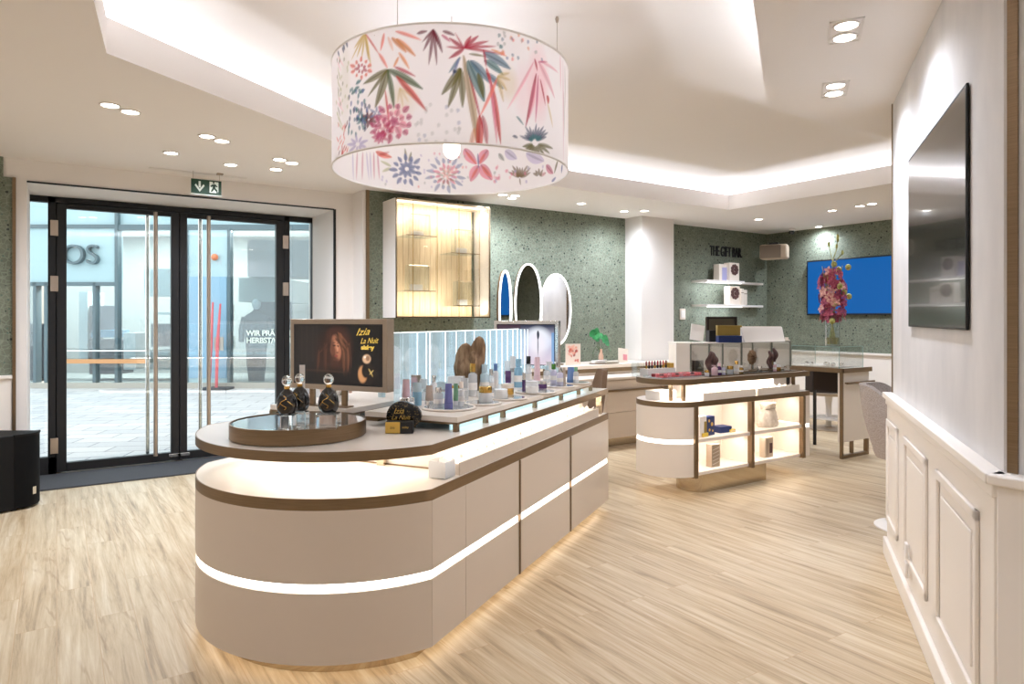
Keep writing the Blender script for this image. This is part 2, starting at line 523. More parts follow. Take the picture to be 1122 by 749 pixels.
coffer = [(0.1996, 3.818), (0.123, 3.21), (-0.15, 0.45), (0.45, 0.45), (2.325, 1.742), (3.517, 2.541), (6.552, 2.541), (6.552, 5.246), (2.308, 5.246)]
def inset(poly, d):
    out = []; n = len(poly)
    for i in range(n):
        p0, p1, p2 = Vector(poly[i - 1]), Vector(poly[i]), Vector(poly[(i + 1) % n])
        e1, e2 = (p1 - p0).normalized(), (p2 - p1).normalized()
        n1, n2 = Vector((-e1.y, e1.x)), Vector((-e2.y, e2.x))
        b = (n1 + n2); b = b / max(0.2, b.length_squared) * 2
        out.append(tuple(p1 + b * d))
    return out
def ceiling():
    import bmesh
    from mathutils.geometry import tessellate_polygon
    mb = MB()
    outer = [(A_L - 0.2, B_F - 0.2), (A_R + 0.2, B_F - 0.2), (A_R + 0.2, B_IN + 0.9), (A_L - 0.2, B_IN + 0.9)]
    hole = coffer[::-1]
    def flat(o, h, z, mtx=0):
        loops = [[Vector((*p, 0)) for p in o], [Vector((*p, 0)) for p in h]]
        allp = o + h
        k = len(mb.v); mb.v += [(x, y, z) for x, y in allp]
        for t in tessellate_polygon(loops):
            mb.face([k + i for i in t], mtx)
    flat(outer, hole, ZC)
    wide = inset(coffer, 0.62 if area2(coffer) < 0 else -0.62)
    lip = inset(coffer, 0.03 if area2(coffer) < 0 else -0.03)
    n = len(coffer)
    def wallring(p, z0, q, z1):
        k = len(mb.v); mb.v += [(x, y, z0) for x, y in p] + [(x, y, z1) for x, y in q]
        for i in range(n):
            j = (i + 1) % n
            mb.face((k + i, k + j, k + n + j, k + n + i))
    ZL = 2.855
    wallring(coffer, ZC, coffer, ZL)      # visible fascia
    wallring(coffer, ZL, lip, ZL)         # its top edge
    wallring(lip, ZL, lip, ZL - 0.10)     # back of the lip
    wallring(lip, ZL - 0.10, wide, ZL - 0.10)   # ledge that carries the light strip
    wallring(wide, ZL - 0.10, wide, ZU)
    k = len(mb.v); mb.v += [(x, y, ZU) for x, y in wide]
    for t in tessellate_polygon([[Vector((*p, 0)) for p in wide]]):
        mb.face([k + i for i in t])
    me = mb.mesh('ceiling', M['ceiling'])
    o = bpy.data.objects.new('ceiling', me); COL.objects.link(o)
    struct(o)
    # light strips lying on the ledge, with their lamps
    mid = inset(coffer, 0.50 if area2(coffer) < 0 else -0.50)
    for i in range(n):
        p, q = Vector(mid[i]), Vector(mid[(i + 1) % n])
        L = (q - p).length
        if L < 0.5: continue
        c = (p + q) / 2; ang = math.atan2(q.y - p.y, q.x - p.x)
        far = 1.0
        t = thing('cove_light_strip', 'warm light strip hidden on the ledge of the raised ceiling, side %s' % COVE_NAMES[i], 'light', (c.x, c.y, ZL - 0.10), ang, 'cove lights around the raised ceiling')
        MB().box(-L / 2, -0.012, 0.0, L / 2, 0.012, 0.012).build('channel', M['white'], t)
        li = area_light('lamp', (0, 0, 0.016), (math.radians(118) * (1 if area2(coffer) > 0 else -1), 0, 0), L, 0.03, COVE_W * L, (0.92, 0.98, 1.1), t, spread=math.radians(115))
def area2(p):
    return sum(p[i - 1][0] * p[i][1] - p[i][0] * p[i - 1][1] for i in range(len(p)))
COVE_NAMES = ['nearest the doors', 'left of the lamp', 'over the entrance end', 'over the near aisle', 'above the dark television', 'behind the partition', 'nearest the blue television', 'above the sage back wall', 'above the long counter']
ceiling()

# walls
struct(MB().box(2.8, B_BACK, 0, A_R + 0.2, B_BACK + 0.2, ZC).build('wall_back', M['paper']))
struct(MB().box(A_R, B_F, 0, A_R + 0.2, B_BACK, ZC).build('wall_right', M['paper']))
struct(MB().box(A_L, B_F - 0.2, 0, A_R, B_F, ZC).build('wall_front', M['white']))
struct(MB().box(A_L - 0.2, B_F, 0, A_L, B_IN, ZC).build('wall_left', M['white']))

# door wall: pale pier either side of the opening and the soffit over it
aL = xb(29.1, B_DOOR) ; aR = xb(365.8, B_IN)
ZS = 2.506
aPierR = xb(386, B_IN)
w = MB()
a_open_l = xb(29.4, B_IN)
w.box(A_L, B_IN, 0, a_open_l, B_DOOR + 0.12, ZC)
w.box(aR, B_IN, 0, 2.8, B_DOOR + 0.12, ZC)
w.box(a_open_l, B_IN, ZS, aR, B_DOOR + 0.12, ZC)
struct(w.build('wall_entrance', M['white']))
a400 = xb(400.7, B_BACK)
struct(MB().box(a400 - 0.03, B_BACK, 0, 2.8, B_IN, ZC).build('wall_return', M['white']))
# wallpaper on the back wall starts right of the pier, edged with a thin brown trim
struct(MB().box(a400 + 0.03, B_BACK - 0.012, 0, 2.8, B_BACK, ZC).build('wall_back_paper', M['paper']))
struct(MB().box(a400, B_BACK - 0.02, 0, a400 + 0.03, B_BACK, ZC).build('trim_1', M['bronze']))
# thin dark trim around the opening
d = MB()
d.box(a_open_l, B_IN - 0.012, ZS - 0.008, aR, B_IN + 0.01, ZS + 0.004)
d.box(aR - 0.004, B_IN - 0.012, 0, aR + 0.018, B_IN + 0.01, ZS)
struct(d.build('trim_2', M['black']))
# left of the doors: sage panel over white boarding with a bronze edge
aP = xb(13.6, B_IN - 0.02); aQ = xb(17.4, B_IN - 0.02)
zt = zb(14, 194.3, B_IN - 0.02)
p = MB().box(A_L, B_IN - 0.02, 0.955, aP, B_IN, zt); p.box(A_L, B_IN - 0.02, zt, xb(3.5, B_IN - .02), B_IN, ZC)
struct(p.build('wall_entrance_paper', M['paper']))
struct(MB().box(aP, B_IN - 0.035, 0, aQ, B_IN, zt).build('trim_3', M['bronze']))
brd = MB()
x = aP
while x > A_L:
    brd.box(x - 0.088, B_IN - 0.024, 0.0, x - 0.003, B_IN - 0.002, 0.94); x -= 0.09
brd.box(A_L, B_IN - 0.045, 0.93, aP, B_IN - 0.002, 0.957)
struct(brd.build('trim_4', M['wainscot'], bevel=0.003))

# column between the sage walls, and the white ledges low on the far walls
ca, cb2 = xb(685, B_BACK), xb(738.2, 6.145)
struct(MB().box(ca, 6.145, 0, cb2, B_BACK, ZC).build('wall_column', M['white']))
lw = MB()
lw.box(cb2, B_BACK - 0.03, 0, A_R, B_BACK - 0.001, 0.94); lw.box(cb2, B_BACK - 0.06, 0.93, A_R, B_BACK - 0.001, 0.955)
lw.box(A_R - 0.03, B_F, 0, A_R - 0.001, B_BACK - 0.03, 0.94); lw.box(A_R - 0.07, B_F, 0.93, A_R - 0.001, B_BACK - 0.06, 0.955)
struct(lw.build('trim_5', M['wainscot']))

# ---- partition on the right with wainscot
DB = (0.0, -1.0)
part_poly = [N_, (N_[0], N_[1] - 3.0), (F_[0], F_[1] - 3.0), F_]
struct(MB().prism(part_poly[::1], 0, ZC).build('wall_partition', M['wall_grey']))
pr = thing('wainscot', 'cream panelled wainscot along the foot of the grey partition on the right', 'panelling')
bpy.data.objects.remove(pr)
pd = Vector((N_[0] - F_[0], N_[1] - F_[1])); PL = pd.length; pd.normalize()   # from far end to near end
pn = Vector((-pd.y, pd.x))
if pn.dot(Vector((-1, 1))) < 0: pn = -pn
PANG = math.atan2(pd.y, pd.x)
def ps(u, off=0.0):                          # distance along the partition face (from its far end) seen at photo column u
    k = (u - CX) / F
    ex, ey = wc(F_[0] + pn.x * off, F_[1] + pn.y * off); dx, dy = wc(pd.x, pd.y)
    return (k * ey - ex) / (dx - k * dy)
def pz(u, v):
    s = ps(u); Y = wc(F_[0] + pd.x * s, F_[1] + pd.y * s)[1]
    return EYE - (v - HY) / F * Y
# local frame: x along the face (towards the eye), y out of the face into the room (negated so that -y is the wall)
PO = bpy.data.objects.new('wainscot_frame', None)
bpy.data.objects.remove(PO)
sgn = 1 if Vector((-math.sin(PANG), math.cos(PANG))).dot(pn) > 0 else -1
def place_on_partition(o):
    o.location = (F_[0], F_[1], 0); o.rotation_euler = (0, 0, PANG)
def pbox(mb, s0, s1, z0, z1, d0, d1):
    mb.box(s0, sgn * d0, z0, s1, sgn * d1, z1)
wz = 0.965
ws = MB()
pbox(ws, 0.0, PL + 0.03, 0.0, wz - 0.03, 0.0, 0.03)
pbox(ws, -0.01, PL + 0.045, wz - 0.03, wz, 0.0, 0.055)
pbox(ws, 0.0, PL + 0.04, wz - 0.07, wz - 0.03, 0.0, 0.038)
pu = [(979.5, 991.5), (999.5, 1026), (1037.5, 1086.5)]
for (u0, u1) in pu:
    s0, s1 = ps(u0), ps(u1)
    z0, z1 = 0.215, 0.815
    fw = 0.035
    for (x0, x1, y0, y1) in ((s0, s1, z1 - fw, z1), (s0, s1, z0, z0 + fw), (s0, s0 + fw, z0, z1), (s1 - fw, s1, z0, z1)):
        pbox(ws, x0, x1, y0, y1, 0.03, 0.043)
    pbox(ws, s0 + fw + 0.05, s1 - fw - 0.05, z0 + fw + 0.05, z1 - fw - 0.05, 0.03, 0.038)
o = ws.build('trim_6', M['wainscot'], bevel=0.006); place_on_partition(o); struct(o)
bb = MB(); pbox(bb, 0.0, PL + 0.05, 0.0, 0.105, 0.03, 0.052)
o = bb.build('baseboard_right', M['wainscot'], bevel=0.006); place_on_partition(o); struct(o)
# near return of the partition: wainscot, then plaster edged by the brown corner trim
nr = MB()
nr.box(N_[0] - 0.05, N_[1] - 3.0, 0, N_[0], N_[1] + 0.0, wz - 0.03)
nr.box(N_[0] - 0.075, N_[1] - 3.0, wz - 0.03, N_[0], N_[1] + 0.015, wz)
nr.box(N_[0] - 0.065, N_[1] - 3.0, 0, N_[0], N_[1] + 0.01, 0.105)
struct(nr.build('trim_7', M['wainscot'], bevel=0.006))
struct(MB().box(N_[0] - 0.008, N_[1] - 0.037, wz, N_[0] + 0.02, N_[1] - 0.011, ZC).build('trim_8', M['bronze']))
et = MB(); pbox(et, -0.006, 0.012, wz, ZC, -0.02, 0.006)
o = et.build('trim_9', M['bronze']); place_on_partition(o); struct(o)

# ---- the glazed entrance
def door_z(u, v): return zb(u, v, B_DOOR)
ax = lambda u: xb(u, B_DOOR)
zTop, zBot = 2.505, 0.02
y0, y1 = B_DOOR, B_DOOR + 0.07
fr = MB()
fr.box(ax(27), y0, zTop - 0.055, ax(345.5), y1, zTop)          # head
for (u0, u1) in ((52.4, 61.5), (311.5, 317.6), (341.5, 345.5)):
    fr.box(ax(u0), y0, 0, ax(u1), y1, zTop)
fr.box(ax(61), y0 + 0.052, 0, ax(67), y1, zTop); fr.box(ax(306), y0 + 0.052, 0, ax(312), y1, zTop); fr.box(ax(192), y0 + 0.052, 0, ax(201), y1, zTop); fr.box(ax(27), y0, 0, ax(61.5), y1, 0.16); fr.box(ax(311.5), y0, 0, ax(345.5), y1, 0.16)
struct(fr.build('door_frame', M['black'], bevel=0.004))
struct(MB().box(ax(61.5), y0 - 0.03, 0.0, ax(311.5), y1 + 0.03, 0.012).build('trim_10', M['steel']))
for i, (u0, u1) in enumerate(((26.5, 52.6), (317.4, 341.7))):
    wn = struct(MB().box(ax(u0), y0 + 0.03, 0.15, ax(u1), y0 + 0.038, zTop - 0.05).build('window_%d' % (i + 1), M['door_glass']))
def door(n, u0, u1, g0, g1, hin, hout, hinge_u):
    r = bpy.data.objects.new('door_%d' % n, None); COL.objects.link(r); r.location = (ax(u0), B_DOOR, 0); struct(r)
    X = lambda u: ax(u) - ax(u0)
    zt_ = zTop - 0.06; gt = door_z(73, 228.5) ; gb = door_z(73, 506.5)
    m = MB()
    m.box(0, -0.012, 0.018, X(g0), 0.05, zt_); m.box(X(g1), -0.012, 0.018, X(u1), 0.05, zt_)
    m.box(X(g0), -0.012, gt, X(g1), 0.05, zt_); m.box(X(g0), -0.012, 0.018, X(g1), 0.05, gb)
    m.build('leaf_frame', M['black'], r, bevel=0.003)
    MB().box(X(g0), 0.016, gb, X(g1), 0.024, gt).build('pane', M['door_glass'], r)
    h = MB(); 
    hx = X(hin); h.tube([(hx, -0.075, 0.09), (hx, -0.075, zt_ - 0.02)], 0.019, 14)
    for z in (0.25, 1.2, 2.2): h.tube([(hx, -0.075, z), (hx, -0.01, z)], 0.009, 8)
    h.build('handle', M['steel'], r)
    h = MB(); hx = X(hout); h.tube([(hx, 0.11, 0.09), (hx, 0.11, zt_ - 0.02)], 0.019, 14)
    for z in (0.25, 1.2, 2.2): h.tube([(hx, 0.11, z), (hx, 0.04, z)], 0.009, 8)
    h.build('handle', M['chrome'], r)
    for z in (2.22, 1.72, 0.26):
        MB().box(X(hinge_u) - 0.03, -0.028, z - 0.07, X(hinge_u) + 0.03, -0.010, z + 0.07).build('hinge', M['steel'], r, bevel=0.003)
    xs = X(g1) + 0.035 if n == 1 else X(g0) - 0.035
    MB().box((X(g0) + 0.03) if n == 2 else X(g0) + 0.02, -0.03, zt_ + 0.02, (X(g0) + 0.03) + 0.62, -0.012, zt_ + 0.045).build('closer_rail', M['black'], r)
    MB().box(xs - 0.055, -0.022, 0.055, xs + 0.055, -0.012, 0.085).build('floor_lock', M['chrome'], r, bevel=0.004)
door(1, 62, 196.2, 73, 187.3, 169.5, 163, 59.5)
door(2, 196.8, 311, 205, 302.5, 227.2, 221.5, 312.5)
tag(MB().box(a_open_l + 0.004, B_IN + 0.02, 0.0, aR - 0.004, B_DOOR - 0.035, 0.012).build('door_mat', M['mat']), 'charcoal door mat filling the recess in front of the glass doors', 'mat')

# ------------------------------------------------------------------ the street outside
struct(MB().box(-26, B_DOOR + 0.1, -0.12, 24, 40, -0.01).build('ground_street', M['paving']))
M['teal'] = mat('pale teal cladding', rgb(168, 196, 203), 0.35)
M['teal_dark'] = mat('teal grey mullion', rgb(92, 112, 120), 0.5)
M['shop_glass'] = thin_glass('shop window glass', (0.72, 0.82, 0.86), 0.12)
M['shop_in'] = mat('shop interior', rgb(150, 146, 140), 0.8)
M['shop_dark'] = mat('shop shelf', rgb(60, 66, 74), 0.8)
M['blue_panel'] = mat('blue poster', rgb(140, 176, 200), 0.5)
M['stone'] = mat('pale facade stone', rgb(176, 172, 164), 0.8)
M['orange_wood'] = mat('orange wood', rgb(204, 148, 100), 0.6)
ext = thing('shop_building', 'pale teal glass shop front across the street with dark raised letters', 'building', (*cw(0, 14.0), 0), -TH)
ex = lambda u, Y=14.0: (u - CX) / F * Y
ez = lambda v, Y=14.0: EYE - (v - HY) / F * Y
# cladding band with the letters
MB().box(ex(-150), 0, ez(309), ex(127), 0.25, ez(250)).build('sign_band', M['teal'], ext)
MB().box(ex(-150), 0.05, ez(246), ex(127), 0.3, ez(120)).build('upper_panel', M['teal'], ext)
MB().box(ex(-150), -0.04, ez(250), ex(127), 0.1, ez(246)).build('ledge', M['teal_dark'], ext)
MB().box(ex(-150), -0.05, ez(313), ex(127), 0.1, ez(309)).build('ledge', M['teal_dark'], ext)
text_mesh('lettering', 'OS', 0.58, M['teal_dark'], ext, (ex(69.5), -0.06, ez(289.5)), (PI / 2, 0, 0), 0.05, bold=-0.004, sx=1.05)
for u in (-40, 38, 50, 103, 127):
    MB().box(ex(u), -0.05, 0.0, ex(u + 3.2), 0.12, ez(309) if u < 120 else ez(120)).build('mullion', M['teal_dark'], ext)
for u0, u1 in ((-37, 38), (53, 103), (106, 127)):
    MB().box(ex(u0), 0.02, 0.1, ex(u1), 0.04, ez(313)).build('shop_window', M['shop_glass'], ext)
MB().box(ex(-150), -0.08, -0.02, ex(340), 0.3, 0.10).build('plinth', M['stone'], ext)
# set-back half to the right
MB().box(ex(127), 0.02, 0.1, ex(205), 0.04, ez(250)).build('shop_window', M['shop_glass'], ext)
MB().box(ex(130), -0.03, ez(252), ex(345), 0.1, ez(246)).build('ledge', M['teal_dark'], ext)
MB().box(ex(130), 0.05, ez(246), ex(345), 0.3, ez(120)).build('upper_panel', M['teal'], ext)
MB().box(ex(207), -0.02, 0.1, ex(250), 0.12, ez(252)).build('blue_panel', M['teal'], ext)
MB().box(ex(208), -0.035, ez(430) + .3, ex(249), -0.02, ez(303)).build('poster', M['blue_panel'], ext)
for u in (204, 250):
    MB().box(ex(u), -0.05, 0.0, ex(u + 3), 0.12, ez(250)).build('mullion', M['teal_dark'], ext)
MB().box(ex(253), 0.02, 0.1, ex(345), 0.04, ez(252)).build('shop_window', M['shop_glass'], ext)
MB().sphere((ex(237), -0.08, ez(282)), 0.07).build('alarm_lamp', mat('orange lamp', rgb(220, 130, 90), 0.4), ext)
# shop interior behind the windows, with its own ceiling lights
for u_ in (-20, 85, 165, 280):
    area_light('shop_lamp', (ex(u_), 1.6, 3.42), (0, 0, 0), 1.2, 0.5, 120, (1.0, 0.97, 0.94), ext)
MB().box(ex(-150), 3.0, 0, ex(400), 3.15, 5.6).build('rear_wall', M['shop_in'], ext)
MB().box(ex(-150), 0.3, 3.45, ex(400), 3.0, 3.5).build('shop_ceiling', M['white'], ext)
MB().box(ex(-150), 0.3, 0.0, ex(400), 3.0, 0.06).build('shop_floor', M['shop_in'], ext)
for (u0, u1, z0, z1, mm) in ((-30, 20, 0.1, 1.3, 'shop_dark'), (56, 66, 0.5, 2.0, 'white'), (68, 102, 0.2, 0.95, 'shop_dark'), (70, 97, 1.0, 1.16, 'blue_panel'), (68, 80, 1.1, 1.7, 'shop_dark'),
                             (108, 122, 0.3, 1.1, 'white'), (134, 200, 0.3, 0.72, 'stone'), (140, 196, 0.8, 1.3, 'shop_dark'), (145, 190, 1.5, 1.55, 'white'), (132, 200, 1.9, 2.5, 'white')):
    MB().box(ex(u0), 0.9, z0, ex(u1), 1.5, z1).build('shop_display', M[mm], ext)
MB().box(ex(66), -0.16, ez(397.5), ex(165), -0.09, ez(393)).build('rail', M['orange_wood'], ext)
MB().box(ex(66), -0.16, ez(384.5), ex(165), -0.12, ez(383)).build('rail', M['chrome'], ext)
MB().box(ex(268), 0.5, ez(372), ex(310), 0.6, ez(330)).build('notice_board', M['shop_dark'], ext)
MB().box(ex(253), 0.4, ez(330), ex(300), 2.6, ez(303)).build('shop_display', M['stone'], ext)
MB().box(ex(270), 0.06, ez(303), ex(345), 1.0, ez(262)).build('canopy', M['shop_in'], ext)
l1 = text_mesh('window_lettering', 'WIR PRÄSENTIEREN', 0.155, M['sign_white'], ext, (ex(270), -0.01, ez(367.5)), (PI / 2, 0, 0), 0.003, bold=0.004, spacing=0.95)
l2 = text_mesh('window_lettering', 'HERBST/WINTER', 0.155, M['sign_white'], ext, (ex(270), -0.01, ez(375.5)), (PI / 2, 0, 0), 0.003, bold=0.004, spacing=0.95)
mq = thing('mannequin', 'pale headed mannequin in a dark coat in the shop window across the street', 'mannequin', (*cw(ex(281, 14.45), 14.45), 0.06), -TH)
body = MB().lathe([(0.16, 0.0), (0.20, 0.35), (0.22, 0.75), (0.25, 1.05), (0.27, 1.28), (0.23, 1.42), (0.09, 1.50), (0.06, 1.54)], 18, sy=0.62)
for s in (-1, 1):
    body.tube([(s * 0.24, 0, 1.38), (s * 0.31, 0.0, 1.12), (s * 0.30, -0.05, 0.86)], [0.075, 0.065, 0.05], 10)
body.build('coat', M['shop_dark'], mq)
MB().sphere((0, 0, 1.66), 0.09, 0.105, 0.125).build('head', M['white'], mq)
sk = thing('ski_pair', 'pair of tall pink red poles standing before the shop window across the street', 'poles', (*cw(ex(236, 13.7), 13.7), -0.01), -TH)
mp_ = mat('pink red lacquer', rgb(214, 104, 112), 0.4)
MB().tube([(-0.13, 0, 0), (-0.09, 0, 0.9), (-0.05, 0.0, 1.75)], [0.03, 0.035, 0.02], 8).build('pole', mp_, sk)
MB().tube([(0.02, 0, 0), (0.04, 0, 0.9), (0.10, 0.0, 1.72)], [0.03, 0.035, 0.02], 8).build('pole', mp_, sk)
MB().box(-0.04, 0.02, 0.78, 0.14, 0.06, 1.05).build('plate', M['stone'], sk)
MB().box(-0.25, -0.2, 0, 0.3, 0.2, 0.04).build('foot_plate', M['shop_dark'], sk)

# ------------------------------------------------------------------ recessed downlights
def downlight(u, v, label, r=0.048, lamp=True, power=1.0, at=None, tilt=None):
    a, b = at if at else onz(u, v, ZC)
    t = thing('recessed_downlight', label, 'downlight', (a, b, ZC), 0, 'recessed downlights')
    MB().lathe([(r + 0.012, 0.0), (r + 0.012, -0.006), (r, -0.006), (r * 0.94, 0.0)], 24, cap=False).build('trim_ring', M['white'], t)
    MB().lathe([(r * 0.95, -0.0015), (0.001, -0.0015)], 24, cap=False).build('lens', M['lens'], t)
    if lamp: spot(t, power)
    return t
def spot(t, power=1.0, dx=0, dy=0, size=168):
    li = bpy.data.lights.new('lamp', 'SPOT'); li.energy = SPOT_W * power; li.color = WARM
    li.spot_size = math.radians(size); li.spot_blend = 1.0; li.shadow_soft_size = 0.045
    o = bpy.data.objects.new('lamp', li); COL.objects.link(o); o.parent = t; o.location = (dx, dy, -0.02)
DL = [(120.6, 115, 'left lamp of the recessed pair high over the entrance, nearest the eye'), (142.8, 122.3, 'right lamp of the recessed pair high over the entrance, nearest the eye'),
      (187.5, 167.3, 'single recessed downlight above and left of the exit sign'), (226.8, 149, 'left lamp of the recessed pair behind the exit sign'), (243.2, 154.2, 'right lamp of the recessed pair behind the exit sign'),
      (306.4, 174.6, 'back left lamp of the cluster of three over the right door'), (319.8, 178.3, 'back right lamp of the cluster of three over the right door'), (302.4, 185.2, 'front lamp of the cluster of three over the right door'),
      (551, 213, 'left lamp of the pair under the flowered lampshade near the sage wall'), (564.5, 214.2, 'right lamp of the pair under the flowered lampshade near the sage wall'),
      (637, 222.6, 'single downlight above the sage wall right of the flowered lampshade'), (706, 230.7, 'single downlight in front of the white column'),
      (831, 240, 'single downlight above the black wall lettering'), (897, 248.2, 'single downlight above the orchid vase and blue television'),
      (942, 225.5, 'left lamp of the pair above the blue television'), (955.3, 223, 'right lamp of the pair above the blue television')]
for u, v, l in DL:
    downlight(u, v, l, power=0.6 if u < 330 else 0.9)
def twin(u0, v0, u1, v1, label):
    a0, b0 = onz(u0, v0, ZC); a1, b1 = onz(u1, v1, ZC)
    c = ((a0 + a1) / 2, (b0 + b1) / 2); ang = math.atan2(b1 - b0, a1 - a0); h = math.hypot(a1 - a0, b1 - b0) / 2
    t = thing('twin_downlight', label, 'downlight', (*c, ZC), ang, 'framed twin downlights over the aisle')
    ox, oy = h + 0.065, 0.068
    f = MB()
    for (x0, x1, y0, y1) in ((-ox, ox, oy - 0.008, oy), (-ox, ox, -oy, -oy + 0.008), (-ox, -ox + 0.008, -oy, oy), (ox - 0.008, ox, -oy, oy)):
        f.box(x0, y0, -0.004, x1, y1, 0.001)
    f.build('frame', M['white'], t)
    for s in (-1, 1):
        MB().lathe([(0.055, 0.0), (0.055, -0.006), (0.046, -0.006), (0.044, 0.0)], 24, c=(s * h, 0, 0), cap=False).build('trim_ring', M['white'], t)
        MB().lathe([(0.044, -0.0015), (0.001, -0.0015)], 24, c=(s * h, 0, 0), cap=False).build('lens', M['lens'], t)
        spot(t, 0.62, s * h, size=150)
twin(927.5, 27.5, 925.5, 40.5, 'framed twin recessed spotlight over the aisle, nearer of the two')
twin(915.5, 93.5, 914, 102, 'framed twin recessed spotlight over the aisle, farther of the two')
# more of the same fittings, added for general light, mostly out of view
k = 0
for (a, b) in ((-1.2, 5.2), (-1.3, 3.4), (-1.3, 1.6), (-1.2, -0.4), (0.6, -0.8), (2.0, -0.5), (0.6, -2.4), (-1.2, -2.4), (1.2, 6.0), (7.6, 4.6), (7.6, 2.6), (5.4, 1.4), (7.4, 0.6), (4.0, 6.0), (5.6, 6.0)):
    k += 1
    downlight(0, 0, 'single recessed downlight added for general light over the shop floor', at=(a, b), power=0.7 if a < -1 and b > 1 else 0.8 if b < 3 and a < 3 else 1.0)

# ------------------------------------------------------------------ exit sign
sx, sy = xb(209.5, 6.42), 6.42
exs = thing('exit_sign', 'green emergency exit sign with a down arrow and running figure above the doors', 'sign', (sx, sy, 0))
sw = xb(242.6, 6.42) - sx; zt_, zb_ = zb(209.5, 195.2, 6.42), zb(209.5, 210.6, 6.42)
MB().box(0, 0, zb_, sw, 0.012, zt_).build('panel', M['sign_green'], exs)
MB().box(-0.006, 0.012, zb_ - 0.012, sw + 0.006, 0.02, zb_).build('lower_rail', M['sign_white'], exs)
ww = MB().box(sw * 0.60, -0.002, zb_ + 0.012, sw * 0.90, 0.0, zt_ - 0.012)
ww.build('doorway', M['sign_white'], exs)
H = zt_ - zb_
def flat(pts, y): return [(sw * x, y, zb_ + H * z) for x, z in pts]
ar = MB()
ar.poly(flat([(0.24, 0.86), (0.24, 0.40), (0.31, 0.40), (0.31, 0.86)], -0.002))
ar.poly(flat([(0.275, 0.10), (0.44, 0.55), (0.40, 0.66), (0.275, 0.30)], -0.003)); ar.poly(flat([(0.275, 0.10), (0.275, 0.30), (0.15, 0.66), (0.11, 0.55)], -0.003))
ar.build('arrow', M['sign_white'], exs)
rn = MB()
for pts in ([(0.70, 0.72), (0.80, 0.74), (0.79, 0.42), (0.70, 0.40)], [(0.70, 0.44), (0.78, 0.46), (0.70, 0.20), (0.63, 0.14)], [(0.72, 0.44), (0.79, 0.46), (0.87, 0.28), (0.84, 0.16), (0.80, 0.26)], [(0.70, 0.72), (0.62, 0.58), (0.66, 0.50), (0.73, 0.62)], [(0.78, 0.74), (0.87, 0.58), (0.84, 0.52), (0.77, 0.62)], [(0.83, 0.18), (0.94, 0.20), (0.94, 0.12), (0.83, 0.10)]):
    rn.poly(flat(pts, -0.004))
rn.poly(flat([(0.735 + 0.03 * math.cos(t), 0.84 + 0.075 * math.sin(t)) for t in [i * PI / 6 for i in range(12)]], -0.004))
rn.build('running_figure', M['sign_green'], exs)
for f in (0.06, 0.94):
    MB().tube([(sw * f, 0.006, zt_), (sw * f, 0.006, ZC)], 0.002, 6).build('hanger', M['steel'], exs)
MB().box(sw * 0.85, -0.02, ZC - 0.012, sw * 1.05, 0.03, ZC).build('mount', M['stone_grey'], exs)
tag(MB().box(xb(163, 6.5), 6.47, ZC - 0.006, xb(270, 6.5), 6.53, ZC - 0.0005).build('ceiling_track', M['white']), 'slim white track flush on the ceiling behind the exit sign', 'track')

# ------------------------------------------------------------------ loudspeaker on the floor, left
sb = onz(15.4, 560.2, 0); sr = onz(43.7, 550.4, 0)
sub = thing('floor_loudspeaker', 'black floor loudspeaker with curved front beside the doorway on the left', 'loudspeaker', (sb[0], sb[1], 0), math.atan2(sr[1] - sb[1], sr[0] - sb[0]))
L = math.hypot(sr[0] - sb[0], sr[1] - sb[1])
L2 = L
arc = [(L2 * (i / 10), -0.055 * math.sin(PI * i / 10) ) for i in range(11)]
MB().prism([(0.0, 0.001), (L2, 0.001), (L2 - 0.04, 0.42), (-0.12, 0.42), (-0.42, 0.24)], 0.012, 0.553).build('cabinet', M['sub_black'], sub, bevel=0.006)
MB().prism(arc + [(L2, 0.0), (0, 0.0)], 0.02, 0.545).build('grille', M['dark_grille'], sub)
MB().prism([(x, y - 0.006) for x, y in arc] + [(L2 + 0.004, 0.004), (0, 0.006)], 0.54, 0.556).build('top_panel', M['sub_black'], sub)
bx = L2 * 0.5
MB().box(bx - 0.016, -0.058, 0.10, bx + 0.016, -0.048, 0.155).build('badge', M['chrome'], sub)
for q in ((0.03, 0.03), (L2 - 0.05, 0.03), (0.0, 0.38), (L2 - 0.08, 0.38)):
    MB().lathe([(0.018, 0), (0.018, 0.014)], 12, c=(q[0], q[1], 0)).build('foot', M['black'], sub)

# ------------------------------------------------------------------ pendant lampshade
lc = cw(-0.309, 3.5); R, ZB, ZT = 0.595, 2.15, 2.66
pend = thing('pendant_lamp', 'large white drum pendant lampshade printed with colourful palms and flowers', 'lamp', (*lc, 0), -TH)
CXl, CYl = -0.309, 3.5
def ray_front(px, py, back=False):       # photo point -> (arc length, height) on the drum
    k = (px - CX) / F
    A = k * k + 1; B = -2 * (k * CXl + CYl); C = CXl ** 2 + CYl ** 2 - R * R
    D = max(0.0, B * B - 4 * A * C)
    Y = (-B + (math.sqrt(D) if back else -math.sqrt(D))) / (2 * A)
    X = k * Y
    phi = math.atan2(X - CXl, -(Y - CYl))      # 0 faces the camera, grows to the right
    return (((phi + PI / 2 + 0.02) % (2 * PI)) * R, (EYE - (py - HY) / F * Y) - ZB)
NXS, NYS = 800, 110
cv = Canvas(2 * PI * R, ZT - ZB, NXS, NYS, rgb(240, 234, 232))
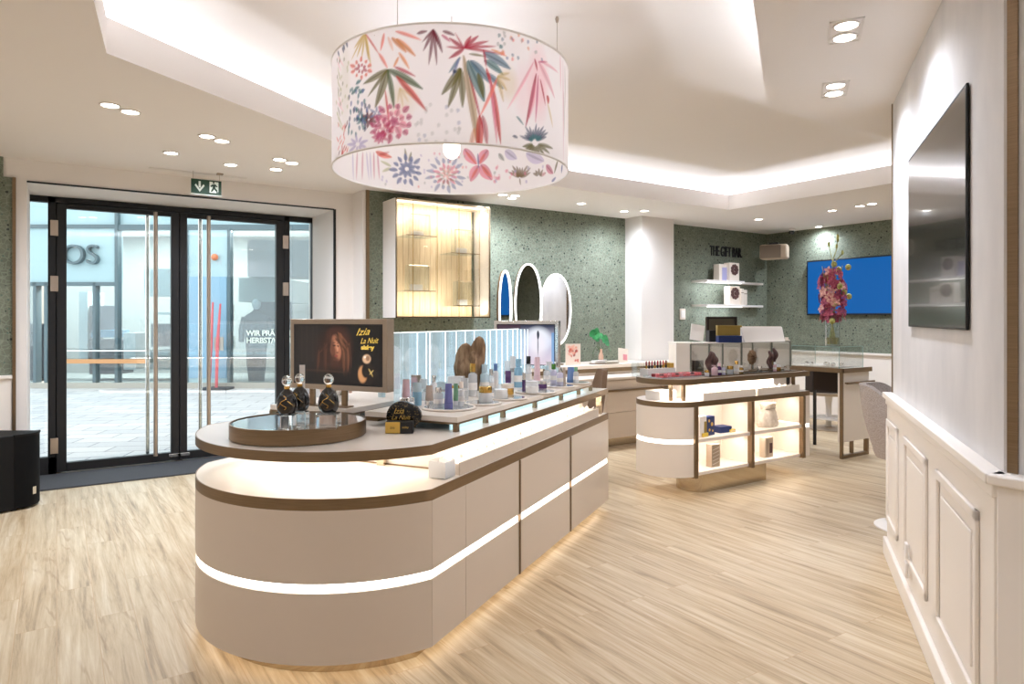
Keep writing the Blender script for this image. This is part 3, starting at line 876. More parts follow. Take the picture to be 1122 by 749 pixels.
C_ = dict(olive=rgb(112, 104, 50), green=rgb(74, 96, 50), red=rgb(200, 52, 44), crimson=rgb(176, 30, 58), maroon=rgb(112, 28, 46), orange=rgb(222, 142, 84), yel=rgb(206, 176, 104),
          blue=rgb(92, 122, 142), navy=rgb(54, 66, 96), teal=rgb(74, 122, 124), pink=rgb(222, 130, 150), rose=rgb(196, 92, 124), tan=rgb(184, 156, 116), grey=rgb(178, 176, 170),
          lav=rgb(186, 172, 204), coral=rgb(232, 124, 108), slate=rgb(112, 122, 162), wash=rgb(240, 190, 196), brown=rgb(118, 92, 58), pale=rgb(186, 184, 140))
def lf(x0, y0, x1, y1, w, c, a=0.9, blunt=False, back=False):
    s0, z0 = ray_front(x0, y0, back); s1, z1 = ray_front(x1, y1, back)
    q = 0.0044 if back else 0.0037
    cv.leaf(s0, z0, s1, z1, w * q, C_[c], a * 0.86, blunt)
    if w >= 5 and not blunt:            # a darker brush line along one side of the wider strokes
        dk = tuple(x * 0.45 for x in C_[c])
        nx_, nz_ = -(z1 - z0), (s1 - s0); ln = math.hypot(nx_, nz_) + 1e-9; o_ = 0.22 * w * q / ln
        cv.leaf(s0, z0, s1 + nx_ * o_ * 0.4, z1 + nz_ * o_ * 0.4, w * q * 0.22, dk, a * 0.6)
def burst(x, y, r0, r1, n, w, c, a0=0, a1=360, back=False, a=0.85, jit=0.2):
    for i in range(n):
        t = math.radians(a0 + (a1 - a0) * (i + 0.5) / n)
        q = 1 + random.uniform(-jit, jit)
        lf(x + r0 * math.cos(t), y - r0 * math.sin(t), x + r1 * q * math.cos(t), y - r1 * q * math.sin(t), w, c, a, False, back)
def dots(x0, y0, x1, y1, n, w, cs, back=False, a=0.7):
    for i in range(n):
        x, y = random.uniform(x0, x1), random.uniform(y0, y1)
        lf(x, y - w * 0.6, x + random.uniform(-1.5, 1.5), y + w * 0.6, w, random.choice(cs), a, False, back)
# washes
for (x, y, rx, ry, c, a) in ((591, 92, 15, 34, 'wash', 0.6), (430, 132, 18, 14, 'wash', 0.4), (575, 100, 12, 26, 'wash', 0.3), (378, 90, 10, 40, 'pale', 0.18), (440, 108, 16, 16, 'yel', 0.22), (558, 92, 10, 16, 'yel', 0.3)):
    s, z = ray_front(x, y); cv.ell(s, z, rx * 0.0041, ry * 0.0041, C_[c], a, 0.9)
# palms at the left
for e in ((388, 53, 4), (391, 63, 4), (396, 66, 3.5), (404, 66, 5), (385, 66, 3), (407, 75, 3)): lf(400, 36, e[0], e[1], e[2], 'yel')
lf(400, 36, 416, 60, 2.5, 'red'); lf(415, 58, 425, 75, 4, 'coral')
lf(421, 36, 417, 56, 4, 'coral'); lf(433, 34, 462, 44, 4, 'coral'); lf(429, 41, 446, 58, 6, 'orange'); lf(434, 42, 456, 62, 6, 'orange'); lf(437, 57, 449, 76, 4, 'orange'); lf(425, 40, 431, 56, 4, 'orange', 0.5); lf(437, 62, 431, 74, 3.5, 'orange')
for e in ((398, 92, 8, 'olive'), (403, 106, 5, 'olive'), (411, 118, 11, 'olive'), (432, 119, 7, 'green'), (464, 98, 9, 'green')): lf(425, 76, *e)
lf(432, 73, 456, 84, 4, 'crimson'); lf(434, 83, 468, 122, 7, 'red'); lf(422, 98, 427, 140, 3, 'red', 0.9)
for e in ((436, 112), (442, 118), (448, 112), (452, 106)): lf(438, 96, *e, 3, 'yel', 0.5)
burst(396, 75, 7, 13, 10, 5, 'coral'); burst(396, 75, 2, 7, 7, 4, 'crimson')
for x, y in ((380, 49), (376, 55), (371, 59), (377, 52)): lf(x - 1, y - 3, x + 1, y + 3, 4, 'navy')
for x, y in ((393, 90), (391, 97), (397, 100), (388, 101)): lf(x - 3, y + 2, x + 3, y - 2, 5, 'teal')
for i in range(26): 
    x = random.uniform(381, 403); y = random.uniform(102, 152); lf(x, y - 3.4, x + random.uniform(-1, 1.5), y + 3.4, 4, random.choice(['navy', 'teal', 'navy', 'slate']))
for i in range(14):
    y = 62 + i * 5.5; lf(369 + random.uniform(0, 2), y, 371 + random.uniform(0, 7), y + 11, 3, random.choice(['pale', 'olive', 'pale', 'wash']), 0.6)
for i in range(22):
    x, y = random.uniform(370, 380), random.uniform(136, 172); lf(x, y, x + random.uniform(-3, 4), y - 6, 2.6, random.choice(['coral', 'red', 'coral', 'maroon']), 0.85)
burst(404, 131, 1, 9, 9, 5, 'maroon'); burst(413, 124, 1, 8, 6, 3, 'slate'); burst(397, 132, 1, 7, 6, 3.5, 'teal')
burst(432, 133, 14, 23, 12, 7.5, 'rose', jit=0.15); burst(432, 133, 6, 15, 8, 8, 'pink'); burst(432, 133, 0, 7, 5, 6, 'rose'); burst(418, 140, 5, 12, 8, 6, 'rose'); burst(416, 150, 1, 9, 9, 4.5, 'rose'); burst(424, 143, 2, 10, 8, 4, 'crimson', a=0.5); burst(392, 158, 2, 11, 9, 4, 'lav')
# maroon spray
for e in ((464, 56, 4), (470, 71, 4), (479, 72, 3.5), (485, 58, 5), (463, 46, 3), (480, 48, 3)): lf(475, 32, *e, 'maroon')
lf(457, 37, 469, 34, 4, 'maroon'); lf(485, 34, 499, 39, 4, 'maroon'); lf(484, 38, 494, 46, 3.5, 'rose')
# big palm in the middle
for e in ((492, 41, 5), (499, 36, 2), (517, 39, 5), (525, 39, 5), (536, 45, 4.5), (544, 51, 3.5), (492, 64, 5), (489, 51, 3), (550, 60, 3.5)): lf(509, 53, *e, 'crimson')
for e in ((484, 104, 9), (491, 118, 8), (507, 118, 8)): lf(505, 74, *e, 'olive')
lf(508, 60, 526, 172, 9, 'tan', 0.9); lf(513, 76, 529, 140, 3, 'crimson')
lf(505, 62, 492, 80, 4, 'blue'); lf(503, 64, 496, 84, 3, 'slate'); lf(499, 76, 497, 80, 5, 'navy')
for e in ((513, 66, 531, 112, 15, 'teal'), (516, 66, 538, 92, 10, 'blue'), (530, 58, 560, 76, 11, 'blue'), (531, 66, 552, 82, 9, 'teal'), (533, 80, 552, 98, 8, 'blue'), (514, 59, 532, 62, 3, 'olive'), (524, 80, 530, 108, 7, 'olive')): lf(*e)
lf(530, 54, 533, 74, 3, 'crimson'); lf(533, 74, 539, 96, 4, 'red'); lf(538, 88, 549, 158, 7, 'red'); lf(537, 86, 545, 158, 4, 'pink'); lf(546, 84, 526, 128, 4, 'coral'); lf(526, 126, 524, 172, 9, 'red'); lf(529, 126, 534, 160, 7, 'crimson', 0.7); lf(520, 140, 514, 170, 6, 'orange', 0.6)
for e in ((559, 80), (560, 88), (556, 100), (552, 112)): lf(545, 84, *e, 5, 'yel', 0.6)
lf(538, 54, 556, 62, 3, 'orange'); 
# pink fountain plant
lf(586, 64, 589, 78, 4, 'crimson'); lf(588, 80, 576, 140, 6, 'crimson'); lf(590, 82, 587, 135, 3.5, 'rose'); lf(592, 86, 598, 116, 3.5, 'crimson'); lf(585, 68, 566, 104, 3, 'pink'); lf(584, 70, 556, 120, 4, 'wash'); lf(590, 67, 608, 108, 9, 'pink', 0.5); lf(592, 67, 612, 80, 4, 'pink', 0.6); lf(590, 68, 600, 68, 2.5, 'rose'); lf(600, 104, 601, 114, 6, 'red'); lf(600, 112, 606, 140, 4, 'yel', 0.6); lf(586, 90, 580, 130, 8, 'pink', 0.5)
dots(549, 38, 594, 66, 26, 3.6, ['blue', 'coral', 'slate', 'grey', 'orange']); dots(545, 32, 560, 52, 5, 4, ['grey', 'teal'])
dots(384, 96, 404, 150, 22, 4.5, ['teal', 'navy', 'slate', 'blue'], a=.8); dots(368, 60, 382, 130, 24, 4, ['pale', 'olive', 'pale'], a=.6); dots(455, 112, 505, 158, 26, 4.2, ['grey', 'grey', 'slate'], a=0.4)
# navy flower over olive leaves
burst(586, 155, 3, 17, 12, 4, 'navy', 15, 165); burst(586, 155, 2, 9, 8, 3.5, 'teal', 10, 170); burst(587, 157, 3, 17, 9, 5, 'olive', 185, 352); lf(566, 127, 574, 137, 3, 'teal'); lf(562, 149, 568, 151, 3.5, 'navy')
for (x, ya, yb_, c) in ((617, 66, 176, 'rose'), (619, 72, 120, 'brown'), (618, 100, 150, 'olive'), (614, 60, 100, 'pink')): lf(x, ya, x + 0.5, yb_, 2.5, c, 0.7)
# the same cloth seen on the inside at the back
for x in (386, 391, 397, 401, 405, 409, 413): lf(x, 166, x + random.uniform(-1, 3), 197, 3, random.choice(['lav', 'rose', 'lav']), 0.6, False, True)
lf(411, 166, 429, 172, 8, 'coral', 0.9, False, True); lf(414, 170, 426, 166, 5, 'red', 0.5, False, True)
lf(444, 178, 443, 162, 4, 'olive', .8, False, True); lf(447, 177, 450, 166, 3.5, 'olive', .8, False, True); lf(428, 182, 416, 176, 4, 'pale', .8, False, True); lf(428, 184, 418, 188, 4, 'pale', .8, False, True)
burst(445, 186, 10, 18, 13, 5.5, 'slate', back=True); burst(445, 185, 2, 11, 9, 6, 'slate', back=True)
burst(488, 191, 12, 20, 16, 4.5, 'slate', back=True, a=0.7); burst(488, 191, 6, 13, 12, 4, 'pink', back=True); burst(488, 194, 2, 12, 8, 3, 'olive', back=True, a=.5); burst(489, 190, 1, 8, 7, 3, 'coral', back=True, a=.5)
for e in ((508, 163, 522, 180, 13), (524, 181, 515, 199, 13), (534, 164, 524, 180, 13), (526, 180, 539, 197, 15)): lf(e[0], e[1], e[2], e[3], e[4], 'pink', 0.9, False, True)
for e in ((510, 166, 522, 180, 4), (523, 184, 516, 196, 4), (531, 168, 525, 180, 4), (528, 182, 538, 194, 6)): lf(e[0], e[1], e[2], e[3], e[4], 'coral', 0.8, False, True)
lf(523, 168, 524, 184, 2.5, 'slate', .9, False, True)
lf(553, 165, 566, 174, 12, 'lav', .7, False, True); lf(576, 168, 596, 176, 15, 'lav', .7, False, True); lf(546, 168, 552, 176, 6, 'grey', .9, False, True)
burst(569, 195, 1, 14, 9, 4, 'brown', 20, 160, back=True); lf(569, 195, 570, 203, 2, 'brown', .9, False, True); burst(590, 193, 1, 8, 5, 4, 'brown', 10, 170, back=True)
lf(598, 181, 606, 190, 9, 'rose', .8, False, True); lf(611, 176, 607, 190, 5, 'olive', .8, False, True); lf(616, 180, 615, 190, 5, 'slate', .9, False, True); lf(604, 199, 609, 194, 4, 'slate', .9, False, True)
dots(540, 182, 600, 204, 24, 3.5, ['lav', 'pink', 'grey', 'wash'], True, .7); dots(415, 190, 440, 204, 5, 3, ['lav', 'grey'], True, .6); dots(458, 165, 512, 205, 30, 2.6, ['pink', 'grey', 'lav', 'coral'], True, .6)
def shade_pt(i, j, r=R):
    ph = 2 * PI * i / NXS - PI / 2 - 0.02
    return (r * math.sin(ph), -r * math.cos(ph), ZB + (ZT - ZB) * j / (NYS - 1))
cv.x = cv.x * (NXS - 1) / NXS
M['shade'] = attr_mat('printed lampshade cloth', 0.8, 0, 0.50)
me = MB().grid(NXS, NYS, shade_pt, closed=True).mesh('shade', M['shade'])
cv.put(me)
sh = bpy.data.objects.new('shade', me); COL.objects.link(sh); sh.parent = pend
for z in (ZB, ZT):
    MB().tube([(R * math.cos(t), R * math.sin(t), z) for t in np.linspace(0, 2 * PI, 97)[:-1]], 0.005, 6, closed=True).build('rim', M['white'], pend)
spd = MB()
for t in (0.0, 2.1, 4.2):
    spd.tube([(0.04 * math.cos(t), 0.04 * math.sin(t), ZT - 0.06), (R * math.cos(t), R * math.sin(t), ZT - 0.02)], 0.003, 6)
spd.build('spider', M['steel'], pend)
MB().lathe([(0.02, ZT - 0.335), (0.024, ZT - 0.28), (0.006, ZT - 0.26), (0.006, ZT - 0.03)], 14).build('lamp_holder', M['steel'], pend)
MB().sphere((0, 0, ZT - 0.385), 0.045, 0.045, 0.055).build('bulb', M['bulb'], pend)
MB().tube([(0, 0, ZT - 0.03), (0, 0, ZU)], 0.003, 6).build('cord', M['white'], pend)
for ang in (0.0, math.radians(249), math.radians(125)):
    x, y = 0.54 * math.cos(ang), 0.54 * math.sin(ang)
    wv = MB().tube([(x, y, ZT - 0.02), (x, y, ZU)], 0.0016, 6)
    wv.build('wire', M['steel'], pend)
    MB().lathe([(0.006, ZU - 0.03), (0.010, ZU - 0.012), (0.006, ZU)], 10, c=(x, y, 0)).build('ceiling_anchor', M['steel'], pend)
li = bpy.data.lights.new('lamp', 'POINT'); li.energy = 7; li.color = (0.93, 0.98, 1.1); li.shadow_soft_size = 0.06
lo = bpy.data.objects.new('lamp', li); COL.objects.link(lo); lo.parent = pend; lo.location = (0, 0, ZT - 0.30)

# ------------------------------------------------------------------ televisions
s0, s1 = ps(995.2, 0.014), ps(1058.4, 0.014)
tv = thing('wall_television', 'large dark switched off television on the pale grey partition at the right', 'television', (F_[0], F_[1], 0), PANG)
z0, z1 = pz(995.2, 357.5), pz(995.2, 180)
fr = MB(); 
fr.box(s0, sgn * 0.004, z0, s1, sgn * 0.014, z1)
fr.build('housing', M['black'], tv, bevel=0.003)
MB().box(s0 + 0.012, sgn * 0.014, z0 + 0.008, s1 - 0.007, sgn * 0.0146, z1 - 0.012).build('screen', M['screen_off'], tv)
MB().box(s0 + 0.2, 0, z0 + 0.2, s1 - 0.2, sgn * 0.004, z1 - 0.2).build('wall_mount', M['black'], tv)
bt = 5.745
btv = thing('wall_television', 'bright blue lit television on the sage wall behind the orchids', 'television', (A_R, 0, 0))
zA, zB_ = 1.455, 2.225
MB().box(-0.06, 4.38, zA, -0.012, bt, zB_).build('housing', M['black'], btv, bevel=0.004)
MB().box(-0.062, 4.40, zA + 0.022, -0.0605, bt - 0.02, zB_ - 0.02).build('screen', M['screen_blue'], btv)
MB().box(-0.012, 4.8, zA + 0.2, 0, bt - 0.4, zB_ - 0.2).build('wall_mount', M['black'], btv)

# ------------------------------------------------------------------ timber wall cabinet
bF = 6.12; aC0, aC1 = 2.727, 3.80; zc0, zc1 = 1.413, 2.578
M['pine'] = vary(mat('honey wood slats', rgb(232, 212, 178), 0.45), rgb(222, 198, 158), rgb(242, 226, 196), 6, (14, 14, 0.8), 5)
M['amber_glass'] = thin_glass('amber tinted glass', (0.99, 0.96, 0.91), 0.07)
cab = thing('wall_cabinet', 'lit glass fronted wall cabinet lined with honey wood slats on the sage wall', 'cabinet', (aC0, bF, zc0))
cwid, chei, cdep = aC1 - aC0, zc1 - zc0, B_BACK - bF - 0.012
MB().box(0, 0, 0, 0.014, cdep, chei).build('side_panel', M['white'], cab)
MB().box(cwid - 0.014, 0, 0, cwid, cdep, chei).build('side_panel', M['white'], cab)
MB().box(0.014, 0, chei - 0.014, cwid - 0.014, cdep, chei).build('top_panel', M['cream'], cab)
MB().box(0.014, 0, 0, cwid - 0.014, cdep, 0.014).build('bottom_panel', M['pine'], cab)
sl = MB(); x = 0.02
while x < cwid - 0.065:
    sl.box(x, cdep - 0.035, 0.014, x + 0.060, cdep - 0.01, chei - 0.014); x += 0.062
sl.build('slat_back', M['pine'], cab, bevel=0.003)
fr = MB()
for (x0, x1, z0, z1) in ((0, cwid, 0, 0.012), (0, cwid, chei - 0.012, chei), (0, 0.01, 0, chei), (cwid - 0.01, cwid, 0, chei)):
    fr.box(x0, -0.012, z0, x1, 0.0, z1)
fr.build('front_edge', M['bronze_light'], cab)
MB().box(0.01, -0.008, 0.012, cwid - 0.01, -0.003, chei - 0.012).build('glass_front', M['amber_glass'], cab)
for f in (0.167, 0.417, 0.65, 0.875):
    MB().box(cwid * f - 0.0025, -0.011, 0.012, cwid * f + 0.0025, -0.0085, chei - 0.012).build('mullion', M['gold'], cab)
MB().box(0.03, 0.05, chei - 0.022, cwid - 0.03, 0.075, chei - 0.0145).build('light_strip', M['led_white'], cab)
area_light('lamp', (cwid / 2, 0.08, chei - 0.03), (0.30, 0, 0), cwid * 0.9, 0.12, 3.6, (1.0, 0.97, 0.92), cab)
area_light('lamp', (cwid / 2, 0.06, 0.03), (PI - 0.35, 0, 0), cwid * 0.9, 0.06, 2.6, (1.0, 0.97, 0.92), cab)  # unseen fill light added at the bottom to even out the cabinet
cabs = []
for i, (u0, u1, v0, v1, l) in enumerate(((450, 471, 234, 260, 'upper left'), (499, 518, 251, 279, 'upper right'), (448, 470, 290, 319, 'lower left'), (501, 518, 308, 335, 'lower right'))):
    bS = bF + 0.13
    x0, x1, zt_, zs = xb(u0, bS), xb(u1, bS), zb(u0, v0, bS), zb(u1, v1, bS)
    MB().box(xb(u0 - 10, bS) - aC0, 0.02, zs - zc0 - 0.006, x1 - aC0 + 0.02, cdep - 0.036, zs - zc0).build('glass_shelf', M['acrylic'], cab)
    MB().box(xb(u0 - 10, bS) - aC0, 0.016, zs - zc0 - 0.007, x1 - aC0 + 0.02, 0.02, zs - zc0 + 0.001).build('shelf_edge', M['bronze'], cab)
    bx = thing('display_box', 'clear display box with pale carton on the %s wall cabinet shelf' % l, 'box', ((x0 + x1) / 2, bS, zs + 0.0005))
    w2, h2 = (x1 - x0) / 2, zt_ - zs
    e = MB()
    for (p0, p1) in (((-w2, h2), (w2, h2)), ((-w2, 0.003), (-w2, h2)), ((w2, 0.003), (w2, h2)), ((-w2, 0.003), (w2, 0.003))):
        e.bar((p0[0], 0, p0[1]), (p1[0], 0, p1[1]), 0.005)
    e.build('box_edge', M['bronze_light'], bx)
    MB().box(-w2, 0.003, 0, w2, 0.10, h2).build('case', M['acrylic'], bx)
    MB().box(-w2 * 0.6, 0.03, 0.001, w2 * 0.5, 0.08, h2 * 0.26).build('carton', M['white'], bx, bevel=0.003)

# ------------------------------------------------------------------ vanity counter along the back wall
van = thing('vanity_counter', 'cream two level vanity counter with bronze handles along the sage back wall', 'counter', (3.3, 0, 0))
vl = 6.6 - 3.3
MB().box(0, 5.86, 0.845, vl, 6.42 if False else 6.10, 0.885).build('upper_top', M['cream'], van, bevel=0.004)
MB().box(0, 6.10, 0.845, ca - 3.3 - 0.01, B_BACK - 0.02, 0.885).build('upper_top', M['cream'], van)
MB().box(0, 5.875, 0.80, vl, 5.89, 0.842).build('edge_band', M['bronze'], van)
MB().box(0.02, 5.89, 0.74, vl - 0.02, 6.09, 0.845).build('upper_body', M['taupe'], van)
MB().box(0, 5.55, 0.74, vl, 6.09, 0.768).build('lower_top', M['cream'], van, bevel=0.004)
MB().box(0.02, 5.59, 0.10, vl - 0.02, 6.08, 0.74).build('body', M['cream'], van)
n = 4; dw = (vl - 0.04) / n
for i in range(n):
    x0 = 0.02 + dw * i
    f1 = MB().box(x0 + 0.003, 5.572, 0.385, x0 + dw - 0.003, 5.592, 0.732).build('drawer', M['taupe'], van, bevel=0.002)
    MB().box(x0 + 0.006, 5.552, 0.61, x0 + dw - 0.006, 5.573, 0.632).build('handle', M['bronze'], f1)
    MB().box(x0 + 0.003, 5.572, 0.105, x0 + dw - 0.003, 5.592, 0.379).build('drawer', M['taupe'], van, bevel=0.002)
MB().box(0.1, 5.66, 0.0, vl - 0.1, 6.05, 0.10).build('plinth', M['bronze_light'], van)

# mirrors on the vanity counter
def oval(cx, cz, rx, rz, n=48, sq=2.0):
    return [(cx + rx * (abs(math.cos(t)) ** (2 / sq)) * (1 if math.cos(t) >= 0 else -1), cz + rz * (abs(math.sin(t)) ** (2 / sq)) * (1 if math.sin(t) >= 0 else -1)) for t in [2 * PI * i / n for i in range(n)]]
def vmirror(u, ym, w, ztop, zbot, rz, label):
    a = xb(u, ym)
    t = thing('oval_mirror', label, 'mirror', (a, ym, 0.885), rz, 'lit oval mirrors on the vanity counter')
    h = ztop - zbot; cz = (ztop + zbot) / 2 - 0.885
    o1, o2 = oval(0, cz, w / 2, h / 2, sq=2.15), oval(0, cz, w / 2 - 0.015, h / 2 - 0.017, sq=2.15)
    def ringy(mb, A, B, y0, y1):
        n = len(A); k = len(mb.v)
        for pts, y in ((A, y0), (A, y1), (B, y1), (B, y0)):
            mb.v += [(x, y, z) for x, z in pts]
        for r in range(4):
            p, q = k + r * n, k + ((r + 1) % 4) * n
            for i in range(n):
                j = (i + 1) % n; mb.face((p + i, p + j, q + j, q + i))
        return mb
    ringy(MB(), o1, o2, -0.012, 0.004).build('light_ring', M['led_ring'], t)
    fb = MB(); k = 0
    fb.v += [(x, 0.004, z) for x, z in o1] + [(x, 0.03, z) for x, z in o1]
    n = len(o1)
    for i in range(n):
        j = (i + 1) % n; fb.face((i, j, n + j, n + i))
    fb.face(range(n, 2 * n)); fb.face(range(n - 1, -1, -1))
    fb.build('back_shell', M['bronze'], t)
    g = MB(); g.poly([(x, 0.0, z) for x, z in o2]); g.build('mirror_glass', M['mirror'], t)
    st = MB().box(-0.012, 0.012, 0.015, 0.012, 0.030, zbot - 0.885 + 0.05); st.build('stem', M['bronze'], t)
    MB().lathe([(0.09, 0), (0.09, 0.012), (0.012, 0.018)], 24).build('base', M['bronze'], t)
    return t
ym = 6.16
vmirror(553.5, 6.14, 0.235, zb(553.5, 296, 6.14), 1.12, math.radians(-90), 'narrowest lit oval mirror, leftmost of the three, reflecting the blue screen').rotation_euler = (0, 0, math.radians(22))
vmirror(579, 6.22, 0.37, zb(579, 288.5, 6.22), 1.10, math.radians(0), 'tallest lit oval mirror, middle of the three on the vanity counter')
vmirror(609, 6.16, 0.36, zb(609, 299.5, 6.16), zb(609, 379, 6.16), math.radians(-24), 'rightmost lit oval mirror on the vanity counter')

# ------------------------------------------------------------------ far right: gift wall
bW = B_BACK - 0.002
tl = text_mesh('wall_lettering', 'THE GIFT BAR.', 0.20, M['black'], None, (0, 0, 0), (PI / 2, 0, 0), 0.008, bold=0.0015, sx=0.62)
aT0, aT1 = xb(777.6, bW), xb(812.6, bW)
tl.scale = ((aT1 - aT0) / max(v.co.x for v in tl.data.vertices), 1, 1)
tl.location = (aT0, bW - 0.006, zb(777.6, 279.5, bW))
tag(tl, 'black letters reading THE GIFT BAR on the sage wall', 'lettering')
def gshelf(uF0, uF1, uB, vF, vB, label):
    bFr = 6.16
    x0, x1 = xb(uF0, bFr), xb(uF1, bFr)
    zs = zb(uF0, vF, bFr)
    x2 = xb(uB, bW - 0.03)
    t = thing('wall_shelf', label, 'shelf', (x0, bFr, zs))
    MB().prism([(0, 0), (x1 - x0, 0), (x1 - x0 + 0.03, 0.17), (x2 - x0, 0.17), (x2 - x0, bW - bFr), (0.0, bW - bFr)], -0.03, 0.0).build('board', M['white'], t, bevel=0.003)
    MB().box(0.04, 0.03, -0.037, x1 - x0 - 0.04, 0.05, -0.0305).build('light_strip', M['led_white'], t)
    area_light('lamp', ((x1 - x0) / 2, 0.10, -0.045), (0.5, 0, 0), x1 - x0, 0.04, 1.3, WARM, t)
    return x0, x1, zs, bFr
g1 = gshelf(775, 816, 831.5, 306, 301.5, 'upper white wall shelf with a light below it on the sage wall')
g2 = gshelf(775, 817, 831.5, 333, 334, 'lower white wall shelf with a light below it on the sage wall')
M['kraft'] = mat('cream carton', rgb(226, 214, 200), 0.7)
M['violet_paper'] = mat('lilac carton print', rgb(170, 168, 206), 0.6)
M['plum'] = mat('plum brown', rgb(86, 58, 54), 0.7)
def carton(u0, u1, vt, y, zs, dep, label, deco, group='cartons on the gift wall shelves', col='kraft'):
    x0, x1 = xb(u0, y), xb(u1, y); h = zb(u0, vt, y) - zs
    t = thing('gift_carton', label, 'box', ((x0 + x1) / 2, y, zs + 0.0005), 0, group); w = (x1 - x0)
    MB().box(-w / 2, 0, 0, w / 2, dep, h).build('box_body', M[col], t, bevel=0.003)
    if deco == 'flower':
        f = MB()
        for i in range(9):
            an = 2 * PI * i / 9
            f.sphere((0.26 * w * math.cos(an), -0.004, h * 0.62 + 0.26 * w * math.sin(an)), 0.16 * w, 0.006, 0.13 * w, 8, 5)
        f.sphere((0, -0.008, h * 0.62), 0.12 * w, 0.008, 0.12 * w, 8, 5)
        f.build('rosette', M['plum'], t)
    elif deco == 'lilac':
        MB().box(-w * 0.15, -0.002, h * 0.02, w * 0.48, 0, h * 0.8).build('print', M['violet_paper'], t)
    elif deco == 'plain':
        MB().box(-w / 2, -0.001, h * 0.72, w / 2, 0.0, h * 0.76).build('band', M['bronze'], t)
carton(788, 797, 289, 6.24, g1[2], 0.10, 'cream carton with lilac print on the upper wall shelf', 'lilac')
carton(799.5, 810, 287.5, 6.19, g1[2], 0.10, 'carton with a round brown rosette on the upper wall shelf', 'flower')
carton(799.5, 811, 313.5, 6.24, g2[2], 0.10, 'square carton with brown rosette on the lower wall shelf', 'flower')
carton(812.2, 815, 316, 6.22, g2[2], 0.06, 'slim cream carton beside the rosette carton on the lower wall shelf', 'plain')
carton(815.3, 818.8, 317.5, 6.22, g2[2], 0.06, 'slim cream carton, rightmost on the lower wall shelf', 'plain')
sp = thing('wall_loudspeaker', 'small beige loudspeaker mounted high in the far corner of the sage walls', 'loudspeaker', (8.55, 6.05, 2.36), math.radians(-62))
MB().box(-0.19, -0.10, -0.105, 0.19, 0.10, 0.105).build('cabinet', M['beige'], sp, bevel=0.03)
MB().box(-0.175, -0.106, -0.09, 0.10, -0.099, 0.09).build('grille', mat('taupe grille', rgb(128, 114, 100), 0.7), sp, bevel=0.003)
MB().box(-0.05, 0.10, -0.05, 0.05, 0.30, 0.05).build('bracket', M['black'], sp)
MB().box(-0.06, -0.08, 0.105, 0.06, 0.08, 0.13).build('top_bracket', M['black'], sp)
scam = thing('dome_camera', 'tiny black dome camera on the ceiling above the corner loudspeaker', 'camera', (*onz(867.5, 250.5, ZC), ZC))
MB().lathe([(0.05, 0), (0.05, -0.02), (0.04, -0.03)], 16).build('mount', M['white'], scam)
MB().sphere((0, 0, -0.045), 0.038).build('dome', M['black_gloss'], scam)
sw_ = thing('light_switch', 'white light switch plate on the sage wall left of the gift shelves', 'switch', (xb(747.5, bW), bW, zb(747.5, 344, bW)))
MB().box(-0.055, -0.012, -0.075, 0.055, 0, 0.075).build('plate', M['kraft'], sw_, bevel=0.004)
MB().box(-0.035, -0.017, -0.05, 0.035, -0.011, 0.05).build('rocker', M['white'], sw_, bevel=0.003)

# gift bar counter: a tall panelled cabinet that faces the shop
gY = 7.45; gx0, gx1 = (741 - CX) / F * gY, (867 - CX) / F * gY
gz = EYE - (375.3 - HY) / F * gY
gc = thing('gift_counter', 'tall cream gift bar counter in front of the lettered sage wall', 'counter', (*cw(0, gY), 0), -TH)
MB().box(gx0, 0.0, 0.06, gx1, 0.02, gz - 0.002).build('front_panel', M['white'], gc)
MB().box(gx0, 0.02, 0.0, gx1, 0.36, gz - 0.03).build('body', M['cream'], gc)
MB().box(gx0, 0.02, gz - 0.03, gx1, 0.38, gz).build('counter_top', M['top_cream'], gc)
gw = gx1 - gx0
for f in (0.13, 0.3, 0.56, 0.82):
    MB().box(gx0 + gw * f - 0.002, -0.003, 0.06, gx0 + gw * f + 0.002, 0.001, gz - 0.004).build('panel_joint', M['stone_grey'], gc)
GL = lambda u, dy: (*cw((u - CX) / F * (gY + dy), gY + dy), gz + 0.0005)
cd = thing('card_stand', 'white leaflet on a tilted stand at the left end of the gift counter', 'card', GL(763, 0.10), -TH)
MB().box(-0.075, -0.004, 0, 0.075, 0.004, 0.18).build('card', M['white'], cd).rotation_euler = (-0.25, 0.18, 0)
cd.children[0].location = (0, 0, 0.022)
MB().box(-0.075, 0.0, 0, 0.075, 0.08, 0.008).build('foot', M['acrylic'], cd)
M['navy_box'] = mat('navy carton', rgb(24, 44, 96), 0.45)
M['olive_gold'] = mat('old gold carton', rgb(150, 126, 62), 0.45, 0.2)
oc = thing('open_case', 'dark open presentation case with raised lid on the gift counter', 'case', GL(794, 0.22), -TH)
MB().box(-0.18, -0.03, 0, -0.11, 0.10, 0.13).build('tray_side', M['black'], oc)
f = MB(); f.box(-0.17, 0.09, 0.0, -0.15, 0.11, 0.28); f.box(0.15, 0.09, 0.0, 0.17, 0.11, 0.28); f.box(-0.17, 0.09, 0.26, 0.17, 0.11, 0.285)
f.build('lid_frame', M['dark_fabric'], oc)
MB().box(-0.18, 0.115, 0, 0.18, 0.13, 0.28).build('lid', mat('smoke brown panel', rgb(84, 76, 60), 0.5), oc)
nb = thing('navy_carton', 'long navy carton lying on the gift counter under the gold one', 'box', GL(799, 0.07), -TH)
MB().box(-0.13, -0.05, 0, 0.125, 0.06, 0.075).build('box_body', M['navy_box'], nb, bevel=0.003)
MB().box(-0.13, -0.052, 0.05, 0.125, -0.05, 0.054).build('lid_line', M['black'], nb)
gb_ = thing('gold_carton', 'old gold carton standing on the navy carton on the gift counter', 'box', (*GL(799, 0.08)[:2], gz + 0.0765), -TH)
